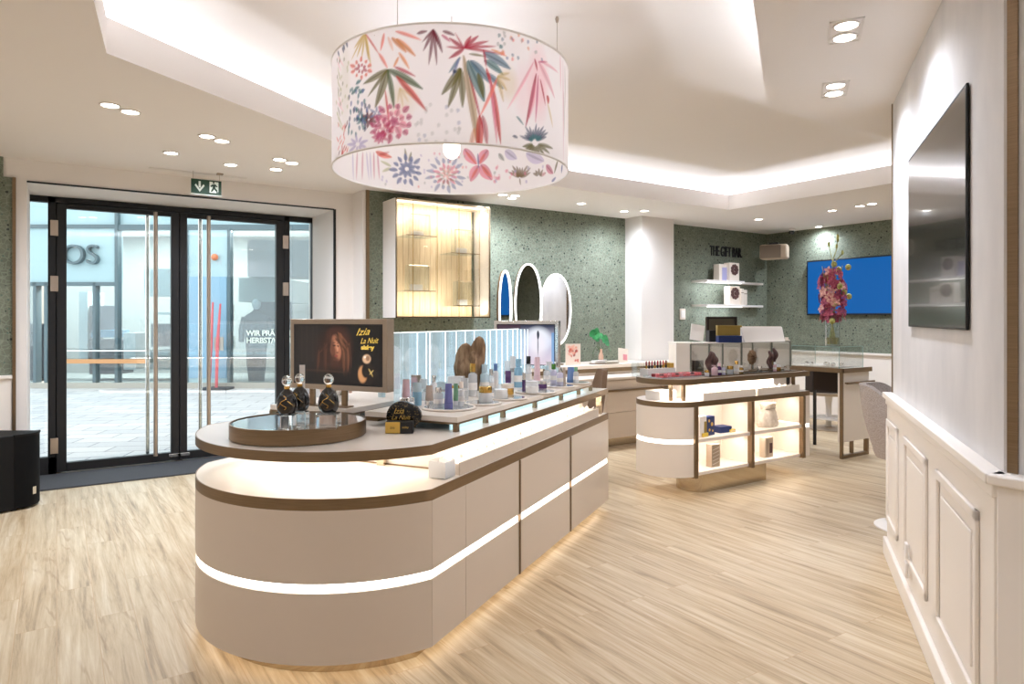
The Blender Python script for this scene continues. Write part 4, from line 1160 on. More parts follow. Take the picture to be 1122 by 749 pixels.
MB().box(-0.14, -0.03, 0, 0.115, 0.03, 0.10).build('box_body', M['olive_gold'], gb_, bevel=0.003)
MB().box(-0.14, -0.033, 0.09, 0.13, 0.033, 0.112).build('lid', M['olive_gold'], gb_, bevel=0.002)
wb = thing('white_lectern_box', 'white wedge shaped box on the right end of the gift counter', 'box', GL(836.5, 0.12), -TH)
mb = MB(); k0 = [(-0.225, -0.05, 0), (0.225, -0.05, 0), (0.225, 0.14, 0), (-0.225, 0.14, 0), (-0.25, 0.02, 0.17), (0.215, 0.02, 0.17), (0.215, 0.12, 0.17), (-0.255, 0.12, 0.17)]
mb.v += k0
for q in ((3, 2, 1, 0), (4, 5, 6, 7), (0, 1, 5, 4), (1, 2, 6, 5), (2, 3, 7, 6), (3, 0, 4, 7)): mb.face(q)
mb.build('box_body', M['white'], wb, bevel=0.004)
MB().box(-0.25, 0.03, 0.1705, 0.21, 0.11, 0.176).build('lid', M['cream'], wb)
dp = thing('tape_dispenser', 'little pale stand at the right corner of the gift counter', 'stand', GL(862, 0.2), -TH)
MB().box(-0.025, -0.03, 0, 0.025, 0.03, 0.03).build('base', M['kraft'], dp, bevel=0.003)
MB().box(-0.02, -0.004, 0.03, 0.02, 0.004, 0.055).build('upright', M['kraft'], dp)

# ------------------------------------------------------------------ cashier desk with showcase and orchids
dk = thing('side_desk', 'cream desk with bronze edges and sled foot in front of the blue television', 'desk', (6.56, 3.86, 0))
dl, dw_ = 0.62, 0.50
MB().box(-0.02, -0.02, 0.865, dw_, dl, 0.90).build('desk_top', M['top_cream'], dk)
e = MB(); e.box(-0.03, -0.03, 0.86, dw_, -0.02, 0.905); e.box(-0.03, -0.03, 0.86, -0.02, dl, 0.905)
e.build('edge_band', M['bronze'], dk)
MB().box(0.0, 0.0, 0.16, dw_ - 0.01, 0.05, 0.862).build('end_panel', M['cream'], dk, bevel=0.002)
MB().box(0.03, -0.045, 0.745, dw_ + 0.03, -0.025, 0.765).build('rail', M['bronze'], dk)
for x in (0.05, dw_ - 0.05): MB().box(x - 0.008, -0.03, 0.748, x + 0.008, 0.0, 0.762).build('rail_post', M['bronze'], dk)
l = MB(); l.box(-0.03, -0.012, 0.0, 0.0, 0.012, 0.86); l.box(0.0, -0.012, 0.0, dw_ - 0.03, 0.03, 0.03); l.box(dw_ - 0.06, -0.012, 0.03, dw_ - 0.03, 0.03, 0.16); l.box(0.21, 0.02, 0.03, 0.24, 0.05, 0.16)
l.build('sled_leg', M['bronze'], dk)
l = MB(); l.box(-0.02, dl - 0.03, 0, 0.0, dl, 0.865); l.box(dw_ - 0.03, dl - 0.03, 0, dw_ - 0.01, dl, 0.865); l.build('rear_leg', M['black'], dk)
MB().box(0.40, 0.05, 0.62, 0.42, dl - 0.05, 0.862).build('modesty_panel', M['dark_fabric'], dk)
shw = thing('glass_showcase', 'low clear glass showcase standing on the desk under the orchid vase', 'showcase', (6.57, 3.90, 0.9005))
gh, gxl, gyl = 0.22, 0.44, 0.54
for (a0, b0, a1, b1) in ((0, 0, gxl, 0.006), (0, gyl - 0.006, gxl, gyl), (0, 0.006, 0.006, gyl - 0.006), (gxl - 0.006, 0.006, gxl, gyl - 0.006)):
    MB().box(a0, b0, 0, a1, b1, gh - 0.006).build('pane', M['glass'], shw)
MB().box(0, 0, gh - 0.006, gxl, gyl, gh).build('top_pane', M['glass'], shw)
ed = MB()
for q in ((0, 0), (gxl, 0), (0, gyl), (gxl, gyl)): ed.box(q[0] - 0.002, q[1] - 0.002, 0, q[0] + 0.002, q[1] + 0.002, gh)
ed.box(-0.002, -0.002, gh - 0.004, gxl, 0.002, gh + 0.001); ed.box(-0.002, 0, gh - 0.004, 0.002, gyl, gh + 0.001)
ed.build('glass_edge', mat('green glass edge', rgb(150, 178, 172), 0.2), shw)
pad = thing('jewel_pad', 'pale tray with small silver pieces inside the glass showcase', 'tray', (6.76, 4.18, 0.901))
MB().box(-0.15, -0.22, 0, 0.15, 0.22, 0.012).build('pad', M['kraft'], pad, bevel=0.003)
for i in range(6):
    MB().lathe([(0.02, 0.012), (0.024, 0.03), (0.012, 0.045)], 10, c=(random.uniform(-0.1, 0.1), -0.18 + 0.07 * i, 0)).build('ring_stand', M['chrome'], pad)
va, vb_ = 6.845, 4.14
vz = 0.9005 + gh + 0.0005
vs = thing('glass_vase', 'tall clear glass vase with water on the glass showcase', 'vase', (va, vb_, vz))
vg = MB().lathe([(0.001, 0.012), (0.07, 0.012), (0.074, 0.32), (0.078, 0.32), (0.076, 0.0), (0.001, 0.0)], 28, cap=False)
vg.build('vase_body', M['acrylic'], vs)
MB().lathe([(0.069, 0.013), (0.069, 0.085)], 28).build('water', mat('water', rgb(206, 190, 120), 0.05, alpha=0.45), vs)
orc = thing('orchid_bouquet', 'bunch of dusky pink orchids with tall green tips standing in the glass vase', 'flowers', (va, vb_, vz))
M['orchid'] = vary(mat('orchid petals', rgb(190, 76, 104), 0.6), rgb(140, 40, 72), rgb(206, 104, 128), 60)
M['orchid2'] = vary(mat('pale orchid petals', rgb(222, 156, 152), 0.6), rgb(208, 130, 130), rgb(238, 196, 180), 60)
M['leafgreen'] = vary(mat('yellow green stems', rgb(176, 170, 92), 0.6), rgb(132, 136, 62), rgb(206, 200, 124), 30)
stem = MB()
tops = []
for i in range(7):
    an = 2 * PI * i / 7
    bx_, by_ = 0.035 * math.cos(an), 0.035 * math.sin(an)
    tx, ty = 0.10 * math.cos(an + 0.5), 0.10 * math.sin(an + 0.5)
    stem.tube([(-bx_, -by_, 0.02), (bx_ * 0.3, by_ * 0.3, 0.3), (tx, ty, 0.72 + 0.06 * (i % 3))], [0.007, 0.006, 0.003], 7); tops.append((tx, ty))
stem.tube([(0, 0, 0.02), (0.01, 0, 0.5), (0.0, 0.0, 0.88), (0.03, -0.03, 1.02), (0.05, -0.03, 1.12)], [0.008, 0.007, 0.005, 0.004, 0.002], 7)
stem.tube([(0.0, 0.0, 0.85), (0.09, -0.06, 0.98)], [0.004, 0.003], 6)
stem.tube([(0.0, 0.0, 0.9), (-0.03, 0.02, 1.06)], [0.004, 0.003], 6)
stem.build('stem', M['leafgreen'], orc)
def petal_flower(mb, c, r, nrm):
    nrm = Vector(nrm).normalized(); a = nrm.orthogonal().normalized(); b = nrm.cross(a)
    ro = random.uniform(0, 6)
    for i in range(5):
        t = ro + 2 * PI * i / 5
        d = a * math.cos(t) + b * math.sin(t); e = nrm.cross(d)
        p0 = Vector(c); p1 = p0 + d * r * 0.55 + e * r * 0.33 + nrm * r * 0.12; p2 = p0 + d * r + nrm * r * 0.02; p3 = p0 + d * r * 0.55 - e * r * 0.33 + nrm * r * 0.12
        mb.poly([p0, p1, p2, p3], 0)
for i in range(96):
    t = random.uniform(0, 2 * PI); z = random.uniform(0.28, 0.80)
    rad = random.uniform(0.55, 1.0) * (0.095 + 0.055 * math.sin(PI * (z - 0.22) / 0.62))
    c = (rad * math.cos(t), rad * math.sin(t), z)
    fl = MB(); petal_flower(fl, c, random.uniform(0.048, 0.064), (math.cos(t), math.sin(t), random.uniform(-0.1, 0.5)))
    o = fl.build('blossom', M['orchid'] if random.random() < 0.75 else M['orchid2'], orc)
for c in ((0.13, -0.10, 0.83), (0.16, -0.09, 0.52), (0.02, -0.12, 0.56), (-0.09, -0.08, 0.44), (-0.1, -0.06, 0.26), (0.02, -0.06, 0.80), (0.0, -0.02, 0.86), (-0.06, -0.12, 0.62)):
    MB().sphere(c, 0.03, 0.03, 0.034, 8, 6).build('bud', M['leafgreen'], orc)
for c in ((0.05, -0.03, 1.12), (0.03, -0.03, 1.05), (0.09, -0.06, 0.985), (-0.03, 0.02, 1.07), (0.07, -0.02, 1.16)):
    MB().sphere(c, 0.013, 0.013, 0.026, 8, 6).build('bud', M['leafgreen'], orc)

# ------------------------------------------------------------------ long display island
IA = math.atan2(0.909, 0.416)
IO = cw(0.416 * 2.387 - 0.909 * 2.08, 0.909 * 2.387 + 0.416 * 2.08)
IR = IA - TH
def il(x, y, z=0.0):
    return (IO[0] + x * math.cos(IR) - y * math.sin(IR), IO[1] + x * math.sin(IR) + y * math.cos(IR), z)
def ilocal(a, b):
    dx, dy = a - IO[0], b - IO[1]
    return (dx * math.cos(IR) + dy * math.sin(IR), -dx * math.sin(IR) + dy * math.cos(IR))
XE = 2.487
def outline(off, n=40, xe=XE):
    r = 0.706 - off; hw = 0.63 - off
    t0 = math.asin(hw / r)
    arc = [(0.319 - r * math.cos(t), r * math.sin(t)) for t in [t0 - 2 * t0 * i / n for i in range(n + 1)]]
    return arc + [(xe - off, -hw), (xe - off, hw)]
isl = thing('display_island', 'long greige display island with rounded end, two bronze edged tiers and light band', 'counter', (*IO, 0), IR)
ST0, ST1, LB, LT, UB, UT = 0.345, 0.382, 0.664, 0.709, 0.850, 0.889
MB().prism(outline(0.09), 0.0, 0.07).build('plinth', M['bronze_light'], isl)
MB().prism(outline(0.022), 0.07, LB).build('core', M['taupe'], isl)
MB().ring(outline(0.050), outline(0.062), 0.060, 0.0695).build('base_light', M['led_base'], isl)
def curved_panel(z0, z1):
    o, i_ = outline(0.0)[:41], outline(0.018)[:41]
    MB().prism(o + i_[::-1], z0, z1).build('curved_panel', M['taupe'], isl)
curved_panel(0.07, ST0); curved_panel(ST1, LB)
segs = [(0.003, 0.286), (0.289, 0.868), (0.881, 1.653), (1.667, XE)]
for x0, x1 in segs:
    for z0, z1 in ((0.07, ST0), (ST1, LB)):
        MB().box(x0, -0.63, z0, x1, -0.612, z1).build('side_panel', M['taupe'], isl)
        MB().box(x0, 0.612, z0, x1, 0.63, z1).build('side_panel', M['taupe'], isl)
for z0, z1 in ((0.07, ST0), (ST1, LB)):
    MB().box(XE - 0.018, -0.611, z0, XE, 0.611, z1).build('end_panel', M['taupe'], isl)
o, i_ = outline(0.008), outline(0.022)
MB().ring(o, i_, ST0, ST1).build('light_band', M['led_soft'], isl)
for x in (0.8745, 1.66):
    for s in (-1, 1):
        MB().box(x - 0.006, s * 0.61, 0.07, x + 0.006, s * 0.637, LB).build('divider', M['bronze'], isl)
MB().prism(outline(0.004), LB, LT).build('lower_top', M['top_cream'], isl)
MB().ring(outline(0.0), outline(0.0045), LB, LT + 0.0005).build('edge_band', M['bronze'], isl)
MB().prism(outline(0.004), UB, UT).build('upper_top', M['top_cream'], isl)
MB().ring(outline(0.0), outline(0.0045), UB, UT + 0.0005).build('edge_band', M['bronze'], isl)
MB().box(0.325, -0.46, LT, 2.40, 0.46, UB).build('riser_wall', M['cream'], isl)
MB().box(0.318, -0.46, LT, 0.324, 0.46, LT + 0.006).build('joint', M['bronze'], isl)
for (x, y) in ((0.30, -0.17), (2.42, -0.58), (0.30, 0.30), (2.42, 0.58)):
    MB().box(x - 0.012, y - 0.02, LT, x + 0.012, y + 0.02, UB).build('post', M['bronze_light'], isl)
MB().ring(outline(0.15), outline(0.17), UB - 0.008, UB - 0.0005).build('under_light', M['led_white'], isl)
for s in (-1, 1):
    area_light('lamp', (1.3, s * 0.50, UB - 0.012), (s * 0.5, 0, 0), 2.1, 0.02, 1.6, (1.0, 0.96, 0.92), isl)
area_light('lamp', (0.10, 0.0, UB - 0.012), (0, 0, 0), 0.25, 0.7, 1.3, (1.0, 0.97, 0.93), isl)
# glass fronted white trays standing on the lower tier
tray_x = [0.26, 0.60, 0.94, 1.28, 1.62, 1.96]
TN = ['nearest the rounded end', 'second from the rounded end', 'third from the rounded end', 'fourth from the rounded end', 'fifth from the rounded end', 'farthest from the rounded end']
for i, x in enumerate(tray_x):
    t = thing('tester_tray', 'white tester tray with clear front on the lower island tier, %s' % TN[i], 'tray', il(x, -0.615, LT + 0.0005), IR, 'tester trays along the lower tier')
    MB().box(0.004, 0.006, 0, 0.336, 0.145, 0.050).build('tray_body', M['cream'], t, bevel=0.002)
    MB().box(0.0, 0.0, 0, 0.339, 0.005, 0.056).build('front_panel', M['taupe'], t)  # darker lacquer puts the shade of the tray front into its colour
    MB().box(0.0, 0.0015, 0.0562, 0.339, 0.0035, 0.070).build('front_pane', M['acrylic'], t)
    for q in range(4):
        MB().lathe([(0.011, 0.0505), (0.012, 0.066), (0.006, 0.068), (0.006, 0.074)], 10, c=(0.05 + q * 0.08, 0.07, 0)).build('tester', M['white'], t)
ab = thing('acrylic_box', 'small clear acrylic box with pale samples at the near end of the white trays', 'box', il(0.16, -0.60, LT + 0.0005), IR)
MB().box(0, 0, 0, 0.085, 0.085, 0.004).build('floor_pane', M['acrylic'], ab)
for (x0, y0, x1, y1) in ((0, 0, 0.085, 0.003), (0, 0.082, 0.085, 0.085), (0, 0.003, 0.003, 0.082), (0.082, 0.003, 0.085, 0.082)):
    MB().box(x0, y0, 0.004, x1, y1, 0.075).build('wall_pane', M['frost'], ab)
for q in range(3): MB().box(0.012 + q * 0.022, 0.02, 0.0045, 0.026 + q * 0.022, 0.06, 0.045).build('sample', M['white'], ab)
lf_ = thing('leaflet_fold', 'folded white leaflet lying at the far end of the white trays', 'leaflet', il(2.33, -0.57, LT + 0.0005), IR + 0.3)
mb = MB(); mb.box(0, 0, 0, 0.09, 0.06, 0.003); mb.build('lower_leaf', M['white'], lf_)
mb = MB(); mb.poly([(0, 0.06, 0.003), (0.09, 0.06, 0.003), (0.10, 0.0, 0.05), (0.01, 0.0, 0.05)]); mb.poly([(0, 0.06, 0.004), (0.01, 0.0, 0.051), (0.10, 0.0, 0.051), (0.09, 0.06, 0.004)]); mb.build('upper_leaf', M['white'], lf_)
# raised shelves on top with cool light below them
RZ0, RZ1 = 0.930, 0.955
X0R, X1R = 0.318, 2.28
M['cool_glass'] = mat('pale blue lit glass', rgb(170, 205, 214), 0.12, emit=0.25, ecol=(0.6, 0.85, 0.95))
def riser(y0, y1, label):
    t = thing('raised_shelf', label, 'shelf', il(0, 0, UT + 0.0005), IR, 'raised product shelves on the island')
    z0, z1 = RZ0 - UT, RZ1 - UT
    ch = 0.10
    pts = [(X0R, y0 + ch * (1 if y0 < 0 else 0)), (X0R + ch, y0), (X1R, y0), (X1R, y1), (X0R + ch * (1 if y1 > 0.1 else 0), y1)]
    if y0 < 0: pts = [(X0R, y0 + 0.0), (X1R, y0), (X1R, y1), (X0R, y1)]
    else: pts = [(X0R, y0), (X1R, y0), (X1R, y1), (X0R, y1)]
    MB().prism(pts, z0, z1).build('shelf_top', M['top_cream'], t)
    MB().prism([(pts[0][0] - .002, pts[0][1] - .002), (pts[1][0] + .002, pts[1][1] - .002), (pts[2][0] + .002, pts[2][1] + .002), (pts[3][0] - .002, pts[3][1] + .002)], z0 - 0.008, z0 + 0.001).build('edge_strip', M['bronze'], t)
    ye = y0 if y0 < 0 else y1
    s = 1 if y0 < 0 else -1
    for x in (0.325, 0.62, 0.82, 1.25, 1.68, 2.02, 2.28):
        MB().box(x - 0.014, ye, 0, x + 0.014, ye + s * 0.02, z0 - 0.006).build('post', M['bronze'], t)
    MB().box(0.36, ye + s * 0.06, 0.0, 2.26, ye + s * 0.066, z0 - 0.009).build('glass_panel', M['cool_glass'], t)
    MB().box(0.36, ye + s * 0.035, z0 - 0.013, 2.26, ye + s * 0.05, z0 - 0.0085).build('light_strip', M['led_blue'], t)
    MB().box(X0R + 0.02, (y0 + y1) / 2 - 0.01, 0, X0R + 0.04, (y0 + y1) / 2 + 0.01, z0 - 0.006).build('post', M['bronze'], t)
    return t
riser(-0.57, -0.06, 'raised cream shelf on the aisle side of the island, lit pale blue from below')
riser(0.06, 0.54, 'raised cream shelf on the door side of the island, lit pale blue from below')
# clear acrylic spine with glowing edges
M['edge_glow'] = mat('glowing acrylic edge', (1, 1, 1), 0.3, emit=0.85, ecol=(0.84, 0.96, 1.0))
M['pale_pane'] = thin_glass('pale blue acrylic', (0.90, 0.97, 1.0), 0.08, 0.05)
def pane_glow():
    m = M['pale_pane']; n, l = m.node_tree.nodes, m.node_tree.links
    out = n['Material Output']; prev = out.inputs['Surface'].links[0].from_socket
    e = n.new('ShaderNodeEmission'); e.inputs[0].default_value = (0.80, 0.94, 1.0, 1); e.inputs[1].default_value = 0.55
    mx = n.new('ShaderNodeMixShader'); mx.inputs[0].default_value = 0.13
    l.new(prev, mx.inputs[1]); l.new(e.outputs[0], mx.inputs[2]); l.new(mx.outputs[0], out.inputs['Surface'])
pane_glow()   # faint cool emission added over the pane faces to brighten them
spn = thing('acrylic_partition', 'row of clear acrylic panes with glowing edges along the middle of the island', 'partition', il(0, 0, UT + 0.0005), IR)
zt_ = 1.325 - UT
MB().box(0.44, -0.05, 0, 2.27, 0.05, 0.012).build('base_rail', M['bronze'], spn)
def spx(u):                      # local x on the spine line y = 0.0 at a photo column
    k = (u - CX) / F
    ox, oy = wc(*il(0, 0)[:2]); dx, dy = 0.416, 0.909
    return (k * oy - ox) / (dx - k * dy)
us = [432, 449, 459, 463, 480, 492, 502, 512, 526, 530, 537, 543, 549, 555, 560, 564, 568, 571.6]
xs = [max(0.44, spx(u)) for u in us]
for i in range(len(xs) - 1):
    if xs[i + 1] - xs[i] < 0.012: continue
    MB().box(xs[i], -0.004, 0.012, xs[i + 1] - 0.006, 0.004, zt_).build('pane', M['pale_pane'], spn)
for i, x in enumerate(xs[1:]):
    MB().box(x - 0.006, -0.05, 0.012, x - 0.001, 0.05, zt_).build('fin', M['pale_pane'], spn)
    MB().box(x - 0.006, -0.053, 0.012, x - 0.001, -0.05, zt_).build('glowing_edge', M['edge_glow'], spn)
MB().box(0.44, -0.005, zt_, 2.27, 0.005, zt_ + 0.004).build('top_edge', M['edge_glow'], spn)

# ---- screens on the island
def monitor(x, y, w, h, zb_, d, label, cvs, rz=-PI / 2, zbase=UT, frame_mat='stone_grey', posts=(-0.28, 0.28)):
    t = thing('display_screen', label, 'screen', il(x, y, zbase + 0.0008), IR + rz)
    z = zb_ - zbase
    MB().box(-w / 2, 0, z, w / 2, d, z + h).build('housing', M[frame_mat], t, bevel=0.003)
    fw = 0.026
    MB().box(-w / 2 + fw, -0.001, z + fw, w / 2 - fw, 0.001, z + h - fw).build('bezel', M['black'], t)
    cvo = picture('screen', cvs, SCRM, t, -0.0018)
    cvo.location = (0, 0, z + fw + 0.006)
    for s in posts:
        MB().box(s * w - 0.014, d * 0.4, 0, s * w + 0.014, d * 0.4 + 0.016, z + 0.02).build('stand_post', M['bronze'], t)
    MB().box(posts[0] * w - 0.03, d * 0.1, 0, posts[1] * w + 0.03, d * 0.1 + 0.06, 0.006).build('foot_plate', M['bronze'], t)
    return t, z + fw + 0.006
SCRM = attr_mat('screen picture', 0.2, 0.60)
W1, H1 = 0.605, 0.357
c1 = Canvas(W1 - 0.064, H1 - 0.064, 150, 84, rgb(12, 9, 9))
w, h = c1.w, c1.h
c1.ell(w * 0.2, h * 0.65, w * 0.22, h * 0.5, rgb(34, 28, 26), 0.9, 1.2)
for x in (0.08, 0.14, 0.21, 0.26): c1.rect(w * x, h * 0.35, w * (x + 0.02), h, rgb(44, 36, 32), 0.5)
c1.ell(w * 0.45, h * 0.50, w * 0.19, h * 0.44, rgb(40, 20, 14), 0.95, 0.5)       # hair mass
c1.ell(w * 0.53, h * 0.62, w * 0.13, h * 0.33, rgb(70, 34, 22), 0.8, 0.7)
c1.ell(w * 0.455, h * 0.80, w * 0.085, h * 0.15, rgb(58, 29, 20), 0.95, 0.4)
c1.ell(w * 0.490, h * 0.61, w * 0.062, h * 0.215, rgb(168, 106, 78), 1.0, 0.3, 0.18)   # face turned down to the right
c1.ell(w * 0.455, h * 0.60, w * 0.032, h * 0.22, rgb(74, 40, 28), 0.8, 0.9, 0.18)
c1.ell(w * 0.505, h * 0.70, w * 0.03, h * 0.09, rgb(196, 130, 98), 0.6, 0.9)
c1.ell(w * 0.47, h * 0.36, w * 0.055, h * 0.12, rgb(64, 34, 24), 0.9, 0.7)              # neck in shade
for (x_, y_, k_) in ((0.474, 0.655, 0.017), (0.515, 0.645, 0.013)):
    c1.ell(w * x_, h * y_, w * k_, h * 0.016, rgb(40, 20, 16), 0.9, 0.7); c1.leaf(w * (x_ - k_ * 1.2), h * (y_ + 0.045), w * (x_ + k_ * 1.2), h * (y_ + 0.050), 0.005, rgb(54, 28, 20), .8)
c1.leaf(w * 0.502, h * 0.65, w * 0.512, h * 0.545, 0.010, rgb(208, 146, 112), .8); c1.ell(w * 0.508, h * 0.535, w * 0.014, h * 0.014, rgb(100, 54, 40), .8, .7)
c1.ell(w * 0.497, h * 0.478, w * 0.020, h * 0.018, rgb(138, 62, 54), 0.95, 0.6); c1.ell(w * 0.49, h * 0.415, w * 0.03, h * 0.02, rgb(90, 50, 36), 0.7, 0.8)
for i in range(46):                                                                  # long wavy strands on both sides
    right = i % 2
    x_ = w * (random.uniform(0.565, 0.66) if right else random.uniform(0.29, 0.42))
    top = (w * (random.uniform(0.47, 0.555) if right else random.uniform(0.385, 0.45)), h * random.uniform(0.74, 0.90)); mid = (x_, h * random.uniform(0.48, 0.66)); low = (x_ + w * random.uniform(-0.03, 0.03), h * random.uniform(0.08, 0.28))
    cc = random.choice([rgb(96, 56, 38), rgb(70, 40, 28), rgb(46, 26, 19), rgb(134, 84, 56) if right else rgb(54, 30, 22)])
    c1.leaf(*top, *mid, 0.012, cc, 0.55); c1.leaf(mid[0], mid[1] + 0.02, *low, 0.016, cc, 0.55)
c1.ell(w * 0.42, h * 0.05, w * 0.30, h * 0.20, rgb(16, 11, 11), 1, 0.7)
c1.leaf(w * 0.05, h * 0.22, w * 0.62, h * 0.20, 0.012, rgb(70, 48, 36), 0.5)
bx, by = w * 0.84, h * 0.20
c1.ell(bx, by, w * 0.105, h * 0.20, rgb(26, 18, 14), 1, 0.12); c1.ell(bx - w * .045, by - h * .02, w * 0.05, h * 0.14, rgb(206, 146, 96), 0.9, 0.3); c1.ell(bx - w * .01, by + h * .04, w * 0.045, h * 0.12, rgb(20, 14, 12), 1, 0.3)
c1.ell(bx, by + h * 0.24, w * 0.045, h * 0.075, rgb(222, 178, 140), 0.95, 0.3); c1.ell(bx + w * .012, by + h * .25, w * 0.022, h * 0.045, rgb(120, 84, 60), 0.8, 0.4); c1.ell(bx - w * .02, by + h * .27, w * 0.012, h * 0.02, rgb(250, 230, 210), 1, 0.4)
c1.leaf(bx + w * .02, by + h * .08, bx + w * .07, by - h * .06, 0.006, rgb(226, 190, 110)); c1.leaf(bx + w * .075, by + h * .06, bx + w * .03, by - h * .02, 0.005, rgb(226, 190, 110))
m1, zz = monitor(0.364, (2.53 + 1.923) / 2 - 2.08, W1, H1, 1.043, 0.06, 'framed screen with a dark portrait and gold lettering at the near end of the island', c1, zbase=RZ1, posts=(-0.30, 0.04))
M['screen_gold'] = mat('gold lettering on the screen', rgb(20, 16, 8), 0.4, emit=0.6, ecol=rgb(236, 196, 84))
text_mesh('lettering', 'Izia', 0.050, M['screen_gold'], m1, (0.118, -0.0035, zz + h * 0.83), (PI / 2, -0.06, 0), 0.0002, shear=0.5, sx=1.25)
text_mesh('lettering', 'La Nuit', 0.040, M['screen_gold'], m1, (0.146, -0.0035, zz + h * 0.695), (PI / 2, -0.04, 0), 0.0002, shear=0.5, sx=0.86)
text_mesh('lettering', 'sisley', 0.030, M['screen_gold'], m1, (0.152, -0.0035, zz + h * 0.60), (PI / 2, 0, 0), 0.0004, bold=0.0012, sx=1.2)
W2, H2 = 0.53, 0.36
c2 = Canvas(W2 - 0.064, H2 - 0.064, 120, 76, rgb(190, 186, 206))
w, h = c2.w, c2.h
t_ = np.clip(c2.y / h, 0, 1)
c2.mix(np.clip((t_ - 0.62) / 0.35, 0, 1), rgb(28, 36, 64)); c2.mix(np.clip((0.4 - t_) / 0.4, 0, 1) * 0.6, rgb(226, 200, 206))
c2.rect(0, h * 0.86, w * 0.42, h, rgb(62, 34, 48), 0.8)
c2.ell(w * 0.72, h * 0.66, w * 0.20, h * 0.26, rgb(232, 238, 246), 0.85, 0.6); c2.ell(w * 0.72, h * 0.56, w * 0.22, h * 0.20, rgb(206, 214, 232), 0.8, 0.7)
c2.ell(w * 0.72, h * 0.50, w * 0.15, h * 0.30, rgb(236, 226, 232), 0.7, 0.8); c2.ell(w * 0.2, h * 0.3, w * 0.3, h * 0.3, rgb(210, 196, 216), 0.6, 1.0)
c2.rect(w * 0.95, 0, w, h * 0.8, rgb(96, 150, 200), 0.8); 
c2.leaf(w * 0.72, h * 0.86, w * 0.72, h * 0.62, 0.02, rgb(20, 24, 44), 1); c2.leaf(w * 0.72, h * 0.70, w * 0.72, h * 0.20, 0.008, rgb(40, 44, 66), 0.9)
m2, _ = monitor(2.33, (2.31 + 1.787) / 2 - 2.08, W2, H2, 1.028, 0.05, 'framed screen showing a pale cloud and slim brush at the far end of the island', c2, frame_mat='chrome')

# ---- bronze drum with three dark bottles
dc = cw((328 - CX) / F * 3.01, 3.01)
drum = thing('display_drum', 'round bronze rimmed drum with mirrored top on the near end of the island', 'plinth', (*dc, UT + 0.001), IR)
MB().lathe([(0.284, 0.0), (0.288, 0.004), (0.288, 0.066), (0.283, 0.0665), (0.283, 0.062)], 72, cap=False).build('rim', M['bronze'], drum)
MB().lathe([(0.2835, 0.001), (0.2835, 0.0625)], 72).build('mirrored_top', mat('silver mirror top', rgb(196, 204, 210), 0.06, 0.9), drum)
DZ = UT + 0.001 + 0.063
M['perfume'] = mat('black perfume glass', rgb(14, 10, 12), 0.06, coat=0.6)
def block(u, v, s, hgt, rz, label):
    a, b = onz(u, v, DZ)
    c = Vector(cw(*[q for q in wc(a, b)])) 
    dy = s / 2; X, Y = wc(a, b); p = cw(X, Y + dy)
    t = thing('acrylic_block', label, 'block', (*p, DZ + 0.0005), rz, 'clear blocks on the bronze drum')
    MB().box(-s / 2, -s / 2, 0, s / 2, s / 2, hgt).build('block_body', M['solid_glass'], t, bevel=0.002)
    MB().box(-s * 0.3, -s * 0.3, hgt, s * 0.3, s * 0.3, hgt + 0.001).build('pad', M['acrylic'], t)
    return p
def perfume(p, z, sc, rz, label):
    t = thing('perfume_bottle', label, 'bottle', (*p, z), rz, 'dark perfume bottles on the bronze drum')
    MB().lathe([(0.018, 0.0), (0.030, 0.004), (0.040, 0.022), (0.042, 0.042), (0.037, 0.066), (0.026, 0.088), (0.013, 0.100), (0.010, 0.104)], 26, sy=0.86).build('bottle_body', M['perfume'], t)
    MB().lathe([(0.011, 0.103), (0.012, 0.112), (0.009, 0.114)], 16).build('collar', M['gold'], t)
    MB().sphere((0, 0, 0.135), 0.021, 0.021, 0.023, 16, 10).build('stopper', M['solid_glass'], t)
    sw = MB()
    pts = []
    for i in range(15):
        q = i / 14; z_ = 0.078 - 0.055 * q; x_ = 0.012 * math.sin(q * 9) - 0.004
        rr = 0.0415 * math.sqrt(max(0.05, 1 - ((z_ - 0.042) / 0.062) ** 2))
        pts.append((x_, -0.86 * math.sqrt(max(0, rr * rr - x_ * x_)) - 0.002, z_))
    sw.tube(pts, 0.0014, 6); sw.tube([(0.012, pts[4][1], 0.058), (0.03, -0.024, 0.040)], 0.0012, 6); sw.tube([(-0.016, -0.034, 0.05), (-0.028, -0.028, 0.03)], 0.0012, 6)
    sw.build('gold_script', M['gold'], t)
    t.scale = (sc, sc, sc)
p1_ = block(312, 472, 0.058, 0.060, -TH, 'clear block under the front left dark bottle')
p2_ = block(326, 467.5, 0.062, 0.060, -TH, 'clear block under the rear dark bottle')
p3_ = block(357, 470.5, 0.085, 0.060, -TH, 'wide clear block under the right dark bottle')
perfume(p1_, DZ + 0.0625, 1.0, -TH, 'black perfume bottle with glass ball stopper at the front left of the drum')
perfume((p2_[0], p2_[1]), DZ + 0.0625, 1.0, -TH - 0.3, 'black perfume bottle half hidden behind the front left one on the drum')
perfume(p3_, DZ + 0.0625, 1.02, -TH, 'black perfume bottle on the wide block at the right of the drum')
wc_ = thing('price_tag', 'small white tag standing behind the dark bottles on the drum', 'tag', (*onz(331, 458, DZ), DZ + 0.0005), -TH)
MB().box(-0.012, 0, 0.02, 0.012, 0.004, 0.24).build('card', M['white'], wc_); MB().box(-0.02, -0.01, 0, 0.02, 0.014, 0.02).build('foot', M['acrylic'], wc_)
